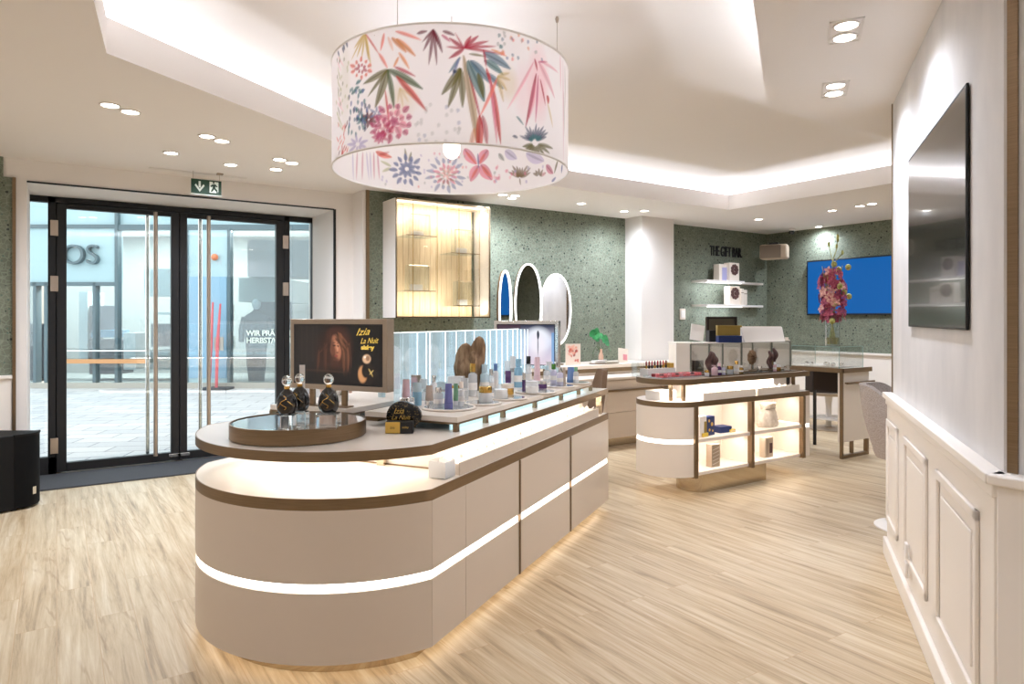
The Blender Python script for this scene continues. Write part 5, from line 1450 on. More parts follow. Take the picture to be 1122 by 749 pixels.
# black and gold carton with glittering fan beside the drum
ga, gb2 = onz(437, 475.2, UT)
gbx = thing('perfume_carton', 'black perfume carton with gold label lying at the right of the bronze drum', 'box', (ga, gb2, UT + 0.001), -TH + 0.02)
MB().box(-0.060, 0, 0, 0.062, 0.05, 0.052).build('box_body', M['black'], gbx, bevel=0.002)
MB().box(-0.060, -0.0012, 0.002, 0.005, 0.0, 0.052).build('gold_label', M['gold_paint'], gbx)
text_mesh('label_text', 'Izia', 0.016, M['black'], gbx, (-0.04, -0.0016, 0.022), extrude=0.0002, shear=.3)
text_mesh('label_text', 'sisley', 0.014, M['gold_paint'], gbx, (0.014, -0.0006, 0.024), extrude=0.0003)
def glitter():
    m = mat('black gold glitter', rgb(16, 14, 14), 0.25)
    n, l, p = nodes(m); mp = tex_coord(m.node_tree)
    v = n.new('ShaderNodeTexVoronoi'); v.inputs['Scale'].default_value = 170; l.new(mp.outputs[0], v.inputs['Vector'])
    r = ramp(m.node_tree, [(0.18, rgb(206, 170, 100)), (0.24, rgb(14, 12, 12))]); l.new(v.outputs['Distance'], r.inputs[0]); l.new(r.outputs[0], p.inputs['Base Color'])
    return m
M['glitter'] = glitter()
fan = thing('glitter_fan', 'black and gold glittering fan shaped ornament standing behind the perfume carton', 'ornament', (*cw(*[q + w_ for q, w_ in zip(wc(ga, gb2), (0.0, 0.082))]), UT + 0.001), -TH)
n = 20; pts = [(0.068 * math.cos(t) * (1 + 0.35 * max(0, math.cos(t))), 0.068 + 0.068 * math.sin(t)) for t in [2 * PI * i / n for i in range(n)]]
pts = [(x, max(z, 0.0)) for x, z in pts]
f = MB(); f.v = [(x, -0.016, z) for x, z in pts] + [(x, 0.016, z) for x, z in pts] + [(x * 0.8, -0.024, 0.068 + (z - 0.068) * 0.8) for x, z in pts]
for i in range(n):
    j = (i + 1) % n; f.face((i, n + i, n + j, j)); f.face((i, j, 2 * n + j, 2 * n + i))
f.face(range(2 * n, 3 * n)); f.face(range(2 * n - 1, n - 1, -1))
f.build('fan_body', M['glitter'], fan)
text_mesh('gold_script', 'Izia', 0.036, M['gold_paint'], fan, (-0.035, -0.025, 0.082), extrude=0.0006, shear=.4)
text_mesh('gold_script', 'La Nuit', 0.028, M['gold_paint'], fan, (-0.045, -0.025, 0.055), extrude=0.0006, shear=.4)

# ---- discs and products on the raised shelf
DISCS = []
def disc(u, v, r, label):
    a, b = onz(u, v, RZ1); DISCS.append((a, b, r))
    t = thing('display_disc', label, 'disc', (a, b, RZ1 + 0.0005), IR, 'round display discs on the raised shelf')
    MB().lathe([(r, 0), (r, 0.009), (r - 0.003, 0.0105)], 40).build('disc_body', M['black'] if False else M['top_cream'], t)
    MB().lathe([(r + 0.001, 0.0005), (r + 0.0012, 0.004)], 40, cap=False).build('rim', M['stone_grey'], t)
    MB().lathe([(r - 0.012, 0.0106), (0.001, 0.0110)], 40, cap=False).build('mirror_inlay', mat('silver inlay', rgb(222, 228, 230), 0.1, 0.7), t)
DN = ['nearest the rounded end', 'second along the aisle side', 'third along the aisle side', 'fourth along the aisle side', 'fifth along the aisle side', 'farthest along the aisle side']
for (u, v, r, l) in ((492, 447.5, 0.135, DN[0]), (528.5, 442.6, 0.10, DN[1]), (556, 437, 0.11, DN[2]), (587, 430, 0.125, DN[3]), (613.5, 423.8, 0.10, DN[4]), (632.5, 420.2, 0.09, DN[5])):
    disc(u, v, r, 'white round display disc on the island shelf, ' + l)
disc(449, 443, 0.058, 'white round display disc behind the glittering fan')
PZ = RZ1 + 0.0118
M['rosegold'] = mat('rose gold', rgb(222, 184, 154), 0.22, 0.9)
PC = dict(taupe=rgb(188, 170, 156), clear=None, violet=rgb(112, 116, 176), green=rgb(120, 168, 134), pink=rgb(232, 196, 202), blue=rgb(140, 184, 208), white=rgb(236, 236, 236), silver=rgb(196, 200, 202),
          gold=rgb(200, 168, 118), black=rgb(26, 26, 30), pale=rgb(196, 218, 226), purple=rgb(84, 52, 102), deepgreen=rgb(70, 128, 50), lavender=rgb(206, 202, 222), cream=rgb(234, 222, 208), indigo=rgb(106, 138, 190))
def pm(c):
    if c == 'clear': return M['frost']
    if c == 'gold': return M['gold']
    if c == 'silver': return M['chrome']
    key = 'product ' + c
    if key not in MATS: mat(key, PC[c], 0.22, coat=0.3)
    return MATS[key]
def product(u, v, wpx, hpx, kind, c, cap, label, z=PZ, vbase=True, on=None):
    a, b = onz(u, v, z)
    if z == PZ:
        if not any(math.hypot(a - q[0], b - q[1]) < q[2] for q in DISCS):   # beside the discs: stands on the shelf itself
            z = RZ1 + 0.0005; a, b = onz(u, v, z)
        while ilocal(a, b)[1] > -0.085:      # clear of the acrylic panes
            v += 0.4; a, b = onz(u, v, z)
    Y = wc(a, b)[1]
    w_, h_ = wpx * Y / F, hpx * Y / F
    r = w_ / 2
    t = thing('skincare_' + {'tube': 'tube', 'bottle': 'bottle', 'jar': 'jar', 'box': 'carton', 'pump': 'pump_bottle', 'pen': 'pen'}[kind], label, {'tube': 'tube', 'bottle': 'bottle', 'jar': 'jar', 'box': 'box', 'pump': 'bottle', 'pen': 'pen'}[kind], (a, b, z + 0.0003), IR, 'skincare products on the island'); t.rotation_euler = (0, 0, -TH - 0.15)
    if kind == 'tube':
        MB().lathe([(r * 0.98, 0), (r, 0.004), (r, h_ * 0.22)], 18).build('cap', pm(cap), t)
        g = MB(); n = 18
        def pt(i, j):
            q = j / 8; tt = 2 * PI * i / n
            return (r * (0.97 - 0.22 * q) * math.cos(tt), r * (0.97 * (1 - q) + 0.08 * q) * math.sin(tt), h_ * (0.225 + 0.775 * q))
        g.grid(n, 9, pt, closed=True); g.face([8 * n + i for i in range(n)]); g.face([n - 1 - i for i in range(n)])
        g.build('tube_body', pm(c), t)
    elif kind == 'bottle':
        MB().lathe([(r * 0.94, 0), (r, 0.004), (r, h_ * 0.62), (r * 0.9, h_ * 0.68), (r * 0.5, h_ * 0.71), (r * 0.5, h_ * 0.74)], 18).build('bottle_body', pm(c), t)
        MB().lathe([(r * 0.66, h_ * 0.74), (r * 0.66, h_ - 0.002), (r * 0.6, h_)], 18).build('cap', pm(cap), t)
        MB().lathe([(r * 1.01, h_ * 0.2), (r * 1.01, h_ * 0.42)], 18, cap=False).build('label_band', M['white'], t)
    elif kind == 'pump':
        MB().lathe([(r * 0.94, 0), (r, 0.004), (r, h_ * 0.72), (r * 0.7, h_ * 0.78)], 18).build('bottle_body', pm(c), t)
        MB().lathe([(r * 0.5, h_ * 0.78), (r * 0.5, h_ * 0.86), (r * 0.15, h_ * 0.86), (r * 0.15, h_ * 0.94)], 14).build('collar', pm(cap), t)
        MB().box(-r * 0.9, -r * 0.3, h_ * 0.94, r * 0.4, r * 0.3, h_).build('pump_head', pm(cap), t, bevel=0.001)
    elif kind == 'jar':
        MB().lathe([(r * 0.93, 0), (r, 0.004), (r, h_ * 0.58), (r * 0.93, h_ * 0.6)], 22).build('jar_body', pm(c), t)
        MB().lathe([(r * 0.96, h_ * 0.605), (r * 0.97, h_ * 0.95), (r * 0.9, h_)], 22).build('lid', pm(cap), t)
    elif kind == 'box':
        MB().box(-r, -r * 0.6, 0, r, r * 0.6, h_).build('box_body', pm(c), t, bevel=0.0015)
        MB().box(-r * 1.002, -r * 0.605, h_ * 0.42, r * 1.002, -r * 0.6, h_ * 0.56).build('band', pm(cap), t)
    elif kind == 'pen':
        MB().lathe([(r, 0), (r, h_ * 0.6)], 12).build('barrel', pm(c), t)
        MB().lathe([(r * 0.95, h_ * 0.6), (r * 0.9, h_)], 12).build('cap', pm(cap), t)
    return t
for p in [
    (470.5, 443, 9.5, 21, 'tube', 'taupe', 'silver', 'taupe tube at the left of the nearest display disc'),
    (480.5, 446, 10, 22, 'bottle', 'clear', 'silver', 'clear bottle with silver cap beside the taupe tube'),
    (491.5, 447, 9.5, 27, 'tube', 'violet', 'violet', 'blue violet tube in the middle of the nearest display disc'),
    (499.5, 444, 6, 24, 'tube', 'green', 'white', 'slim soft green tube beside the blue violet one'),
    (505.5, 445, 7, 27, 'bottle', 'clear', 'cream', 'clear bottle at the right edge of the nearest display disc'),
    (500, 434, 17, 22, 'box', 'white', 'gold', 'white carton with gold band behind the blue violet tube'),
    (484, 436, 10, 18, 'box', 'pale', 'silver', 'small pale carton below the brown coral ornament'),
    (445, 438, 10, 27, 'tube', 'pink', 'white', 'pale pink tube beside the portrait screen'),
    (446, 446, 17, 11, 'jar', 'white', 'silver', 'low white jar in front of the pale pink tube'),
    (457, 444, 10, 25, 'jar', 'blue', 'pale', 'tall blue jar right of the pale pink tube'),
    (456, 432, 10, 30, 'box', 'silver', 'white', 'silver carton behind the tall blue jar'),
    (510, 433, 3.5, 17, 'pen', 'black', 'black', 'black pen standing left of the gold capped bottle'),
    (518, 434, 10, 36, 'bottle', 'clear', 'gold', 'clear bottle with tall gold cap on the second display disc'),
    (531, 432, 10, 33, 'bottle', 'pale', 'pale', 'pale blue bottle with gold glint behind the white jar'),
    (532, 440, 15, 17, 'jar', 'white', 'gold', 'white jar with gold lid on the second display disc'),
    (543, 428, 6.5, 30, 'bottle', 'white', 'indigo', 'slim white bottle with slate blue cap on the third display disc'),
    (549, 436, 15, 10, 'jar', 'white', 'white', 'low white jar at the front of the third display disc'),
    (556, 432, 14, 12, 'jar', 'gold', 'cream', 'gold jar with cream lid on the third display disc'),
    (557, 424, 6, 18, 'box', 'purple', 'purple', 'small purple carton behind the gold jar'),
    (568, 424, 9.5, 31, 'bottle', 'blue', 'blue', 'tall light blue bottle behind the purple pen'),
    (574, 428, 4, 20, 'pen', 'purple', 'silver', 'purple pen with silver top on the fourth display disc'),
    (579, 423, 7.5, 33, 'bottle', 'clear', 'black', 'clear bottle with square black cap on the fourth display disc'),
    (583, 430, 14.5, 13, 'jar', 'white', 'clear', 'white jar with frosted lid in front of the black capped bottle'),
    (594, 425.5, 10.5, 8.5, 'jar', 'purple', 'silver', 'low purple jar with silver lid on the fourth display disc'),
    (588.5, 417, 7.5, 26, 'tube', 'pink', 'pink', 'pink tube standing below the far screen'),
    (599, 419, 7, 19, 'bottle', 'clear', 'pale', 'clear bottle with pale cap between the fourth and fifth discs'),
    (606.5, 420.5, 7, 22, 'bottle', 'lavender', 'deepgreen', 'pale bottle with bright green cap on the fifth display disc'),
    (613.5, 422, 7.5, 20, 'bottle', 'lavender', 'silver', 'lavender bottle with silver cap on the fifth display disc'),
    (618, 420.5, 4, 18, 'tube', 'taupe', 'taupe', 'slim taupe tube at the right of the fifth display disc'),
    (625.5, 420, 9, 18, 'tube', 'indigo', 'indigo', 'indigo blue tube on the farthest display disc'),
    (631, 419, 6, 17, 'bottle', 'clear', 'green', 'clear bottle with soft green cap on the farthest display disc')]:
    product(*p)
# door-side products glimpsed below the near screen and through the panes
for i, (x, y, kd, c, cp, wpx, hpx, l) in enumerate(((0.45, 0.42, 'bottle', 'clear', 'silver', 9, 24, 'clear bottle on the door side shelf below the portrait screen'), (0.60, 0.30, 'jar', 'white', 'silver', 14, 12, 'white jar on the door side shelf below the portrait screen'),
        (0.85, 0.22, 'bottle', 'pale', 'silver', 8, 26, 'pale bottle on the door side shelf seen through the first panes'), (1.05, 0.25, 'tube', 'pink', 'white', 8, 22, 'pink tube on the door side shelf seen through the panes'),
        (1.30, 0.22, 'box', 'cream', 'gold', 12, 26, 'cream carton on the door side shelf seen through the panes'), (1.55, 0.24, 'bottle', 'lavender', 'gold', 8, 26, 'lavender bottle with gold cap on the door side shelf'), (1.85, 0.24, 'pump', 'white', 'silver', 8, 24, 'white pump bottle on the door side shelf'))):
    q = il(x, y); X, Y = wc(q[0], q[1])
    product(CX + F * X / Y, HY + (EYE - RZ1 - 0.0005) * F / Y, wpx, hpx, kd, c, cp, l, z=RZ1 + 0.0005)

def coral(name, label, loc, rz, h, w, m, lobes, thick=0.03, seed=1):
    random.seed(seed)
    t = thing(name, label, 'ornament', loc, rz)
    for (cx, z0, z1, ww, lean) in lobes:
        mb = MB(); n = 28; rows = 22
        ph = random.uniform(0, 6)
        def pt(i, j):
            q = j / (rows - 1); tt = 2 * PI * i / n
            prof = math.sqrt(max(0.0, 1 - (max(0.0, q - 0.5) / 0.5) ** 2)) * (0.66 + 0.34 * min(1, q / 0.45))
            wv = 1 + 0.13 * math.sin(tt * 9 + ph + q * 4) + 0.025 * math.sin(q * 17 + ph)
            return ((cx + lean * q + ww / 2 * prof * math.cos(tt) * wv), thick * prof * math.sin(tt) * wv + 0.012 * math.sin(q * 9 + ph), z0 + (z1 - z0) * q)
        mb.grid(n, rows, pt, closed=True); mb.face([n - 1 - i for i in range(n)]); mb.face([(rows - 1) * n + i for i in range(n)])
        mb.build('lobe', m, t, angle=1.2)
    MB().lathe([(0.04, 0), (0.04, 0.012), (0.012, 0.02), (0.010, 0.10)], 18).build('stand', M['bronze'], t)
    return t
M['coral_brown'] = vary(mat('brown coral', rgb(134, 104, 76), 0.75), rgb(104, 76, 52), rgb(170, 140, 108), 14, (3, 3, 0.7), 5, 0.4)
M['coral_plum'] = vary(mat('plum coral', rgb(86, 60, 56), 0.8), rgb(58, 40, 40), rgb(124, 94, 88), 18, (3, 3, 0.6), 5, 0.5)
q = il(spx(484) + 0.05, -0.16); 
coral('coral_ornament', 'tall brown coral ornament with two lobes standing by the acrylic panes', (q[0], q[1], RZ1 + 0.0005), -TH, 0.36, 0.17, M['coral_brown'], [(-0.045, 0.06, 0.305, 0.105, 0.025), (0.028, 0.02, 0.26, 0.08, 0.0), (0.035, 0.10, 0.345, 0.09, 0.025)], 0.03, 3)
M['coral_peach'] = vary(mat('peach coral', rgb(222, 190, 168), 0.7), rgb(208, 172, 148), rgb(236, 212, 194), 14, (3, 3, 0.7), 5, 0.4)
for (x, m_, sd, l) in ((0.70, 'coral_peach', 21, 'pale peach coral ornament behind the first acrylic panes'), (1.15, 'white', 22, 'white coral ornament behind the middle acrylic panes'), (1.60, 'coral_peach', 23, 'pale peach coral ornament behind the far acrylic panes')):
    q = il(x, 0.42); coral('coral_ornament', l, (q[0], q[1], RZ1 + 0.0005), -TH, 0.3, 0.2, M[m_], [(-0.05, 0.03, 0.25, 0.12, -0.02), (0.05, 0.03, 0.28, 0.11, 0.02)], 0.03, sd)
# clear stands and cartons between the discs
for p in [(464, 436, 8, 24, 'box', 'clear', 'silver', 'frosted upright sample stand left of the nearest disc'), (475, 437, 8, 26, 'bottle', 'white', 'silver', 'white bottle with silver cap behind the taupe tube'),
          (509, 438, 8, 24, 'box', 'clear', 'white', 'frosted sample stand right of the nearest disc'), (524, 428, 9, 30, 'box', 'white', 'silver', 'tall white carton behind the pale blue bottle'),
          (538, 430, 7, 26, 'bottle', 'clear', 'silver', 'clear bottle with silver cap between the second and third discs'), (556, 421, 6, 26, 'box', 'clear', 'silver', 'frosted sample stand left of the tall light blue bottle'),
          (562, 420, 6, 30, 'box', 'white', 'silver', 'white carton behind the purple pen'), (602, 416, 7, 20, 'box', 'white', 'pale', 'white carton behind the clear bottle with pale cap'), (609, 418, 6, 22, 'bottle', 'pale', 'silver', 'pale bottle behind the bright green cap')]:
    product(*p)
random.seed(11)

# ------------------------------------------------------------------ second island with open shelves
B0, B1, XA, XB, RR = 3.664, 4.224, 4.20, 5.70, 0.28
def outl2(off, n=28):
    c = (XA, (B0 + B1) / 2); r = RR - off
    arc = [(c[0] - r * math.sin(t), c[1] + r * math.cos(t)) for t in [PI * i / n for i in range(n + 1)]]   # from back, round the left end, to front
    return arc + [(XB - off, B0 + off), (XB - off, B1 - off)]
def loc2(pts): return [(x - XA, y - B0) for x, y in pts]
i2 = thing('shelf_island', 'small cream island with open lit shelves, bronze posts and rounded left end', 'counter', (XA, B0, 0))
Z0, ZM0, ZM1, ZL0, ZL1, ZU0, ZU1 = 0.16, 0.422, 0.45, 0.708, 0.749, 0.885, 0.927
O = lambda off: loc2(outl2(off))
ple = xb(839.4, B0 + 0.06) - XA; pls = xb(755, B0 + 0.15) - XA
plo = [(pls + 0.11 - 0.11 * math.sin(t), 0.06 + 0.15 + 0.15 * math.cos(t)) for t in [PI * i / 12 for i in range(13)]]
MB().prism(plo + [(ple, 0.06), (ple, 0.36)], 0.0, Z0).build('plinth', M['bronze_light'], i2)
W2_, D2 = XB - XA, B1 - B0
# rounded left end
MB().ring(O(0.06), O(0.072), Z0 - 0.010, Z0 - 0.0005).build('base_light', M['led_base'], i2)
oo, ii = O(0.0)[:29], O(0.02)[:29]
MB().prism(O(0.022)[:29], Z0, ZL0).build('end_core', M['cream'], i2)
MB().prism(oo + ii[::-1], Z0, ZM0 - 0.0).build('curved_panel', M['cream'], i2)
MB().prism(oo + ii[::-1], ZM0 + 0.034, ZL0).build('curved_panel', M['cream'], i2)
oo, ii = O(0.006)[:29], O(0.021)[:29]
MB().prism(oo + ii[::-1], ZM0 + 0.0005, ZM0 + 0.0335).build('light_band', M['led_soft'], i2)
# shelf carcass
MB().box(0.0, 0.02, Z0, W2_ - 0.10, D2 - 0.02, Z0 + 0.025).build('bottom_board', M['cream'], i2)
MB().box(0.0, 0.005, ZM0, W2_ - 0.10, D2 * 0.55, ZM1).build('middle_shelf', M['cream'], i2)
MB().box(0.0, D2 * 0.55, Z0 + 0.025, W2_ - 0.10, D2 * 0.6, ZL0).build('back_board', M['cream'], i2)
MB().box(W2_ - 0.10, 0.0, Z0, W2_, D2, ZM0).build('end_panel', M['cream'], i2); MB().box(W2_ - 0.10, 0.0, ZM0 + 0.034, W2_, D2, ZL0).build('end_panel', M['cream'], i2)
MB().box(W2_ - 0.095, 0.004, ZM0, W2_ - 0.004, D2, ZM0 + 0.034).build('light_band', M['led_soft'], i2)
for u in (762.4, 824, 880.2):
    x = xb(u, B0) - XA
    MB().box(x - 0.018, -0.012, Z0 - 0.01, x + 0.018, 0.03, ZL0).build('post', M['bronze'], i2)
    if u == 824: MB().box(x - 0.01, 0.03, Z0 + 0.025, x + 0.01, D2 * 0.55, ZL0).build('divider', M['cream'], i2)
for (x0, x1) in ((0.03, 0.64), (0.70, 1.38)):
    for zz_, dz in ((ZL0, 0.004), (ZM0, 0.004)):
        MB().box(x0 + 0.02, 0.05, zz_ - 0.008, x1 - 0.02, 0.07, zz_ - 0.0005).build('light_strip', M['led_white'], i2)
        area_light('lamp', ((x0 + x1) / 2, 0.09, zz_ - 0.012), (0.35, 0, 0), x1 - x0 - 0.06, 0.03, 0.7, (1.0, 0.95, 0.9), i2)
for za, zb2 in ((ZL0, ZL1), (ZU0, ZU1)):
    MB().prism(O(0.004), za, zb2).build('tier_top', M['top_cream'] if za == ZL0 else M['stone_grey'], i2)
    MB().ring(O(0.0), O(0.0045), za, zb2 + 0.0005).build('edge_band', M['bronze'], i2)
MB().box(0.15, 0.13, ZL1, W2_ - 0.35, D2 - 0.13, ZU0).build('riser_wall', M['cream'], i2)
for (x, y) in ((-0.13, 0.16), (-0.05, 0.10), (W2_ - 0.10, 0.10), (W2_ - 0.1, D2 - 0.1)):
    MB().box(x - 0.012, y - 0.012, ZL1, x + 0.012, y + 0.012, ZU0).build('tier_post', M['bronze'], i2)
MB().box(0.05, 0.085, ZU0 - 0.008, W2_ - 0.3, 0.105, ZU0 - 0.0005).build('under_light', M['led_white'], i2)
area_light('lamp', (0.6, 0.08, ZU0 - 0.012), (0.2, 0, 0), 1.2, 0.03, 1.8, (1.0, 0.97, 0.93), i2)
area_light('lamp', (-0.1, 0.2, ZU0 - 0.012), (0, 0, 0), 0.14, 0.14, 1.2, (1.0, 0.96, 0.92), i2)
for n_, (x0, x1, l) in enumerate(((0.09, 0.745, 'left'), (0.775, 1.37, 'right'))):
    t = thing('tester_tray', 'white tester tray with clear front on the shelf island lower tier, %s one of two' % l, 'tray', (XA + x0, B0 + 0.015, ZL1 + 0.001), 0, 'tester trays on the shelf island')
    MB().box(0, 0.006, 0, x1 - x0, 0.10, 0.055).build('tray_body', M['cream'], t, bevel=0.002)
    MB().box(0, 0.0, 0, x1 - x0, 0.005, 0.060).build('front_panel', M['cream'], t)
    for q in range(7): MB().lathe([(0.010, 0.0555), (0.011, 0.068), (0.005, 0.074)], 8, c=(0.06 + q * 0.08, 0.055, 0)).build('tester', M['white'], t)
st = thing('step_block', 'small white step block on the rounded end of the shelf island', 'block', (XA - 0.14, B0 + 0.28, ZL1 + 0.001))
MB().box(-0.05, -0.06, 0, 0.14, 0.1, 0.07).build('block_body', M['white'], st, bevel=0.002)
MB().box(-0.045, -0.055, 0.07, 0.135, 0.095, 0.072).build('top_plate', M['cream'], st)

# things in the open shelves
def P2(u, dy, z): return (xb(u, B0 + dy), B0 + dy, z)
zS1, zS0 = ZM1 + 0.0005, Z0 + 0.0255
t = thing('gift_book_box', 'upright white, gold and navy gift box on the upper left lit shelf', 'box', P2(770, 0.07, zS1), 0.12)
MB().box(-0.035, 0, 0, 0.055, 0.045, 0.165).build('spine_block', M['white'], t, bevel=0.002)
MB().box(0.056, -0.004, 0, 0.165, 0.05, 0.155).build('cover', M['navy_box'], t, bevel=0.002)
MB().box(0.02, -0.004, 0.02, 0.052, 0.0, 0.12).build('gold_panel', M['olive_gold'], t)
for q in ((0.085, 0.12, 0.012), (0.125, 0.09, 0.016), (0.09, 0.045, 0.012), (0.135, 0.035, 0.009)): MB().lathe([(q[2], 0), (q[2] * .9, 0.002)], 12).build('dot', M['gold_paint'], t).matrix_local = __import__('mathutils').Matrix.Translation((q[0], -0.004, q[1])) @ __import__('mathutils').Matrix.Rotation(PI / 2, 4, 'X')
MB().box(-0.02, -0.02, 0, 0.05, -0.006, 0.03).build('yellow_tag', mat('yellow card', rgb(214, 184, 70), 0.6), t)
t = thing('navy_gift_box', 'flat navy gift box lying on the upper left lit shelf', 'box', P2(790, 0.10, zS1), -0.1)
MB().box(-0.01, 0, 0, 0.12, 0.10, 0.045).build('box_body', M['navy_box'], t, bevel=0.003); MB().box(-0.012, -0.002, 0.03, 0.122, 0.102, 0.052).build('lid', M['navy_box'], t, bevel=0.002)
t = thing('yellow_soap', 'little yellow carton at the right end of the navy gift box', 'box', P2(803, 0.08, zS1), 0)
MB().box(-0.03, 0, 0, 0.035, 0.03, 0.022).build('box_body', MATS['yellow card'], t, bevel=0.002); MB().box(-0.03, -0.001, 0.008, 0.035, 0.0, 0.012).build('band', M['white'], t)
pch = thing('drawstring_pouch', 'pale cream drawstring pouch on the upper right lit shelf', 'pouch', P2(841, 0.12, zS1), 0)
M['linen'] = vary(mat('pale linen', rgb(222, 208, 190), 0.9), rgb(206, 190, 170), rgb(234, 222, 206), 30, (1, 1, 1), 4, 0.3)
mb = MB(); n = 28
def pp(i, j):
    q = j / 13; tt = 2 * PI * i / n
    prof = [1.0, 1.08, 1.08, 1.05, 1.02, 0.98, 0.94, 0.9, 0.84, 0.76, 0.70, 0.74, 0.80, 0.78][j]
    wv = 1 + 0.05 * math.sin(tt * 7 + q * 3) * (0.4 + q)
    return (0.115 * prof * wv * math.cos(tt) + 0.012 * q, 0.06 * prof * wv * math.sin(tt), 0.205 * q)
mb.grid(n, 14, pp, closed=True); mb.face([n - 1 - i for i in range(n)]); mb.face([13 * n + i for i in range(n)])
mb.build('bag_body', M['linen'], pch)
MB().tube([(0.084 * math.cos(tt) + 0.01, 0.047 * math.sin(tt), 0.160) for tt in np.linspace(0, 2 * PI, 25)[:-1]], 0.004, 6, closed=True).build('drawstring', M['stone_grey'], pch)
for (u, dy, w_, h_, dep, l, cc) in ((780.0, 0.08, 0.10, 0.185, 0.06, 'grey gold patterned carton on the lower left lit shelf', 'stone_grey'), (838.5, 0.08, 0.11, 0.175, 0.06, 'taupe lettered carton on the lower right lit shelf', 'beige')):
    t = thing('perfume_carton', l, 'box', P2(u, dy, zS0), 0)
    MB().box(0, 0, 0, w_, dep, h_).build('box_body', M[cc], t, bevel=0.002)
    if cc == 'beige':
        MB().box(w_ * 0.15, -0.001, h_ * 0.1, w_ * 0.4, 0.0, h_ * 0.9).build('print', M['stone_grey'], t); MB().box(w_ * 0.55, -0.001, h_ * 0.2, w_ * 0.9, 0.0, h_ * 0.7).build('print', M['plum'], t)
    else:
        for i in range(5):
            mb = MB(); mb.poly([(w_ * 0.1, -0.001, h_ * (0.1 + 0.16 * i)), (w_ * 0.9, -0.001, h_ * (0.2 + 0.16 * i)), (w_ * 0.9, -0.001, h_ * (0.23 + 0.16 * i)), (w_ * 0.1, -0.001, h_ * (0.13 + 0.16 * i))]); mb.build('stripe', M['kraft'], t)

# things on the upper tier: lipsticks and pink pots at the rounded end, glass panes and corals behind
zT = ZU1 + 0.001
M['lip_pink'] = mat('coral pink make-up', rgb(228, 112, 118), 0.3, coat=0.3)
M['lip_rose'] = mat('rose make-up', rgb(214, 138, 146), 0.3, coat=0.3)
M['lip_red'] = mat('deep red make-up', rgb(140, 34, 44), 0.3, coat=0.3)
pcol = ['lip_pink', 'lip_rose', 'lip_pink', 'lip_pink', 'lip_red']
trp = thing('makeup_tray', 'shallow clear tray full of pink pots on the rounded end of the shelf island', 'tray', (XA + 0.1, B0 + 0.02, zT))
MB().box(-0.34, 0.13, 0, 0.16, 0.34, 0.006).build('tray_floor', M['frost'], trp)
tl_ = MB(); 
for (x0, y0, x1, y1) in ((-0.34, 0.13, 0.16, 0.133), (-0.34, 0.337, 0.16, 0.34), (-0.34, 0.133, -0.337, 0.337), (0.157, 0.133, 0.16, 0.337)): tl_.box(x0, y0, 0.006, x1, y1, 0.016)
tl_.build('tray_rim', M['acrylic'], trp)
proto = {}
for r_ in range(3):
    for c_ in range(11):
        x = XA + 0.1 - 0.31 + 0.044 * c_; y = B0 + 0.02 + 0.16 + 0.045 * r_
        col = pcol[(c_ * 3 + r_ * 2 + (c_ // 3)) % 5]
        cap = (c_ + r_) % 4 == 0
        key = (col, cap)
        lab = {'lip_pink': 'coral pink', 'lip_rose': 'rose', 'lip_red': 'deep red'}[col] + (' make-up pot with black lid' if cap else ' make-up pot') + ' in the shallow clear tray on the shelf island'
        if key not in proto:
            t = thing('makeup_pot', lab, 'pot', (x, y, zT + 0.0065), 0, 'make-up pots in the clear tray: ' + lab[:12])
            MB().lathe([(0.016, 0), (0.017, 0.002), (0.017, 0.018), (0.0155, 0.0185)], 14).build('pot_body', M[col], t)
            MB().lathe([(0.0165, 0.019), (0.0165, 0.026), (0.015, 0.027)], 14).build('lid', M['black'] if cap else M[col], t)
            proto[key] = t
        else:
            dup(proto[key], (x, y, zT + 0.0065))
lsx = XA + 0.05; lsy = B0 + 0.395
ls = thing('lipstick_stand', 'white stepped stand holding lipsticks at the rounded end of the shelf island', 'stand', (lsx, lsy, zT))
MB().box(-0.20, 0.0, 0, 0.13, 0.09, 0.06).build('base', M['white'], ls, bevel=0.002)
MB().box(-0.30, 0.0, 0, -0.29, 0.09, 0.115).build('side_plate', M['acrylic'], ls)
MB().box(-0.30, 0.085, 0, 0.13, 0.09, 0.115).build('back_plate', M['acrylic'], ls)
MB().box(0.07, 0.01, 0.06, 0.12, 0.08, 0.10).build('gold_holder', M['gold_paint'], ls)
LC = ['deep red', 'brick red', 'rose', 'plum', 'crimson', 'berry', 'coral', 'brown red']
lcol = [rgb(128, 30, 40), rgb(160, 60, 50), rgb(190, 90, 100), rgb(96, 40, 60), rgb(170, 30, 50), rgb(120, 40, 70), rgb(206, 96, 90), rgb(110, 50, 44)]
for i in range(8):
    t = thing('lipstick', '%s lipstick in the white stand, %s' % (LC[i], ['leftmost', 'second from the left', 'third from the left', 'fourth from the left', 'fourth from the right', 'third from the right', 'second from the right', 'rightmost'][i]), 'lipstick', (lsx - 0.175 + 0.033 * i, lsy + 0.04, zT + 0.0605), 0, 'lipsticks in the white stand')
    MB().lathe([(0.0085, 0), (0.0085, 0.026)], 12).build('case', M['black'] if i % 3 else M['gold'], t)
    MB().lathe([(0.0068, 0.026), (0.0068, 0.055), (0.004, 0.062), (0.001, 0.064)], 12).build('bullet', mat('lipstick %s' % LC[i], lcol[i], 0.35), t)
# grey sample case behind
t = thing('sample_case', 'grey sample case standing between the lipstick stand and the plum coral', 'case', (xb(766, B0 + 0.42), B0 + 0.42, zT), 0)
MB().box(-0.07, -0.01, 0, 0.05, 0.02, 0.11).build('case_body', mat('sage grey card', rgb(120, 122, 112), 0.6), t, bevel=0.003); MB().box(-0.07, -0.012, 0, -0.062, 0.022, 0.112).build('hinge_edge', M['stone_grey'], t)
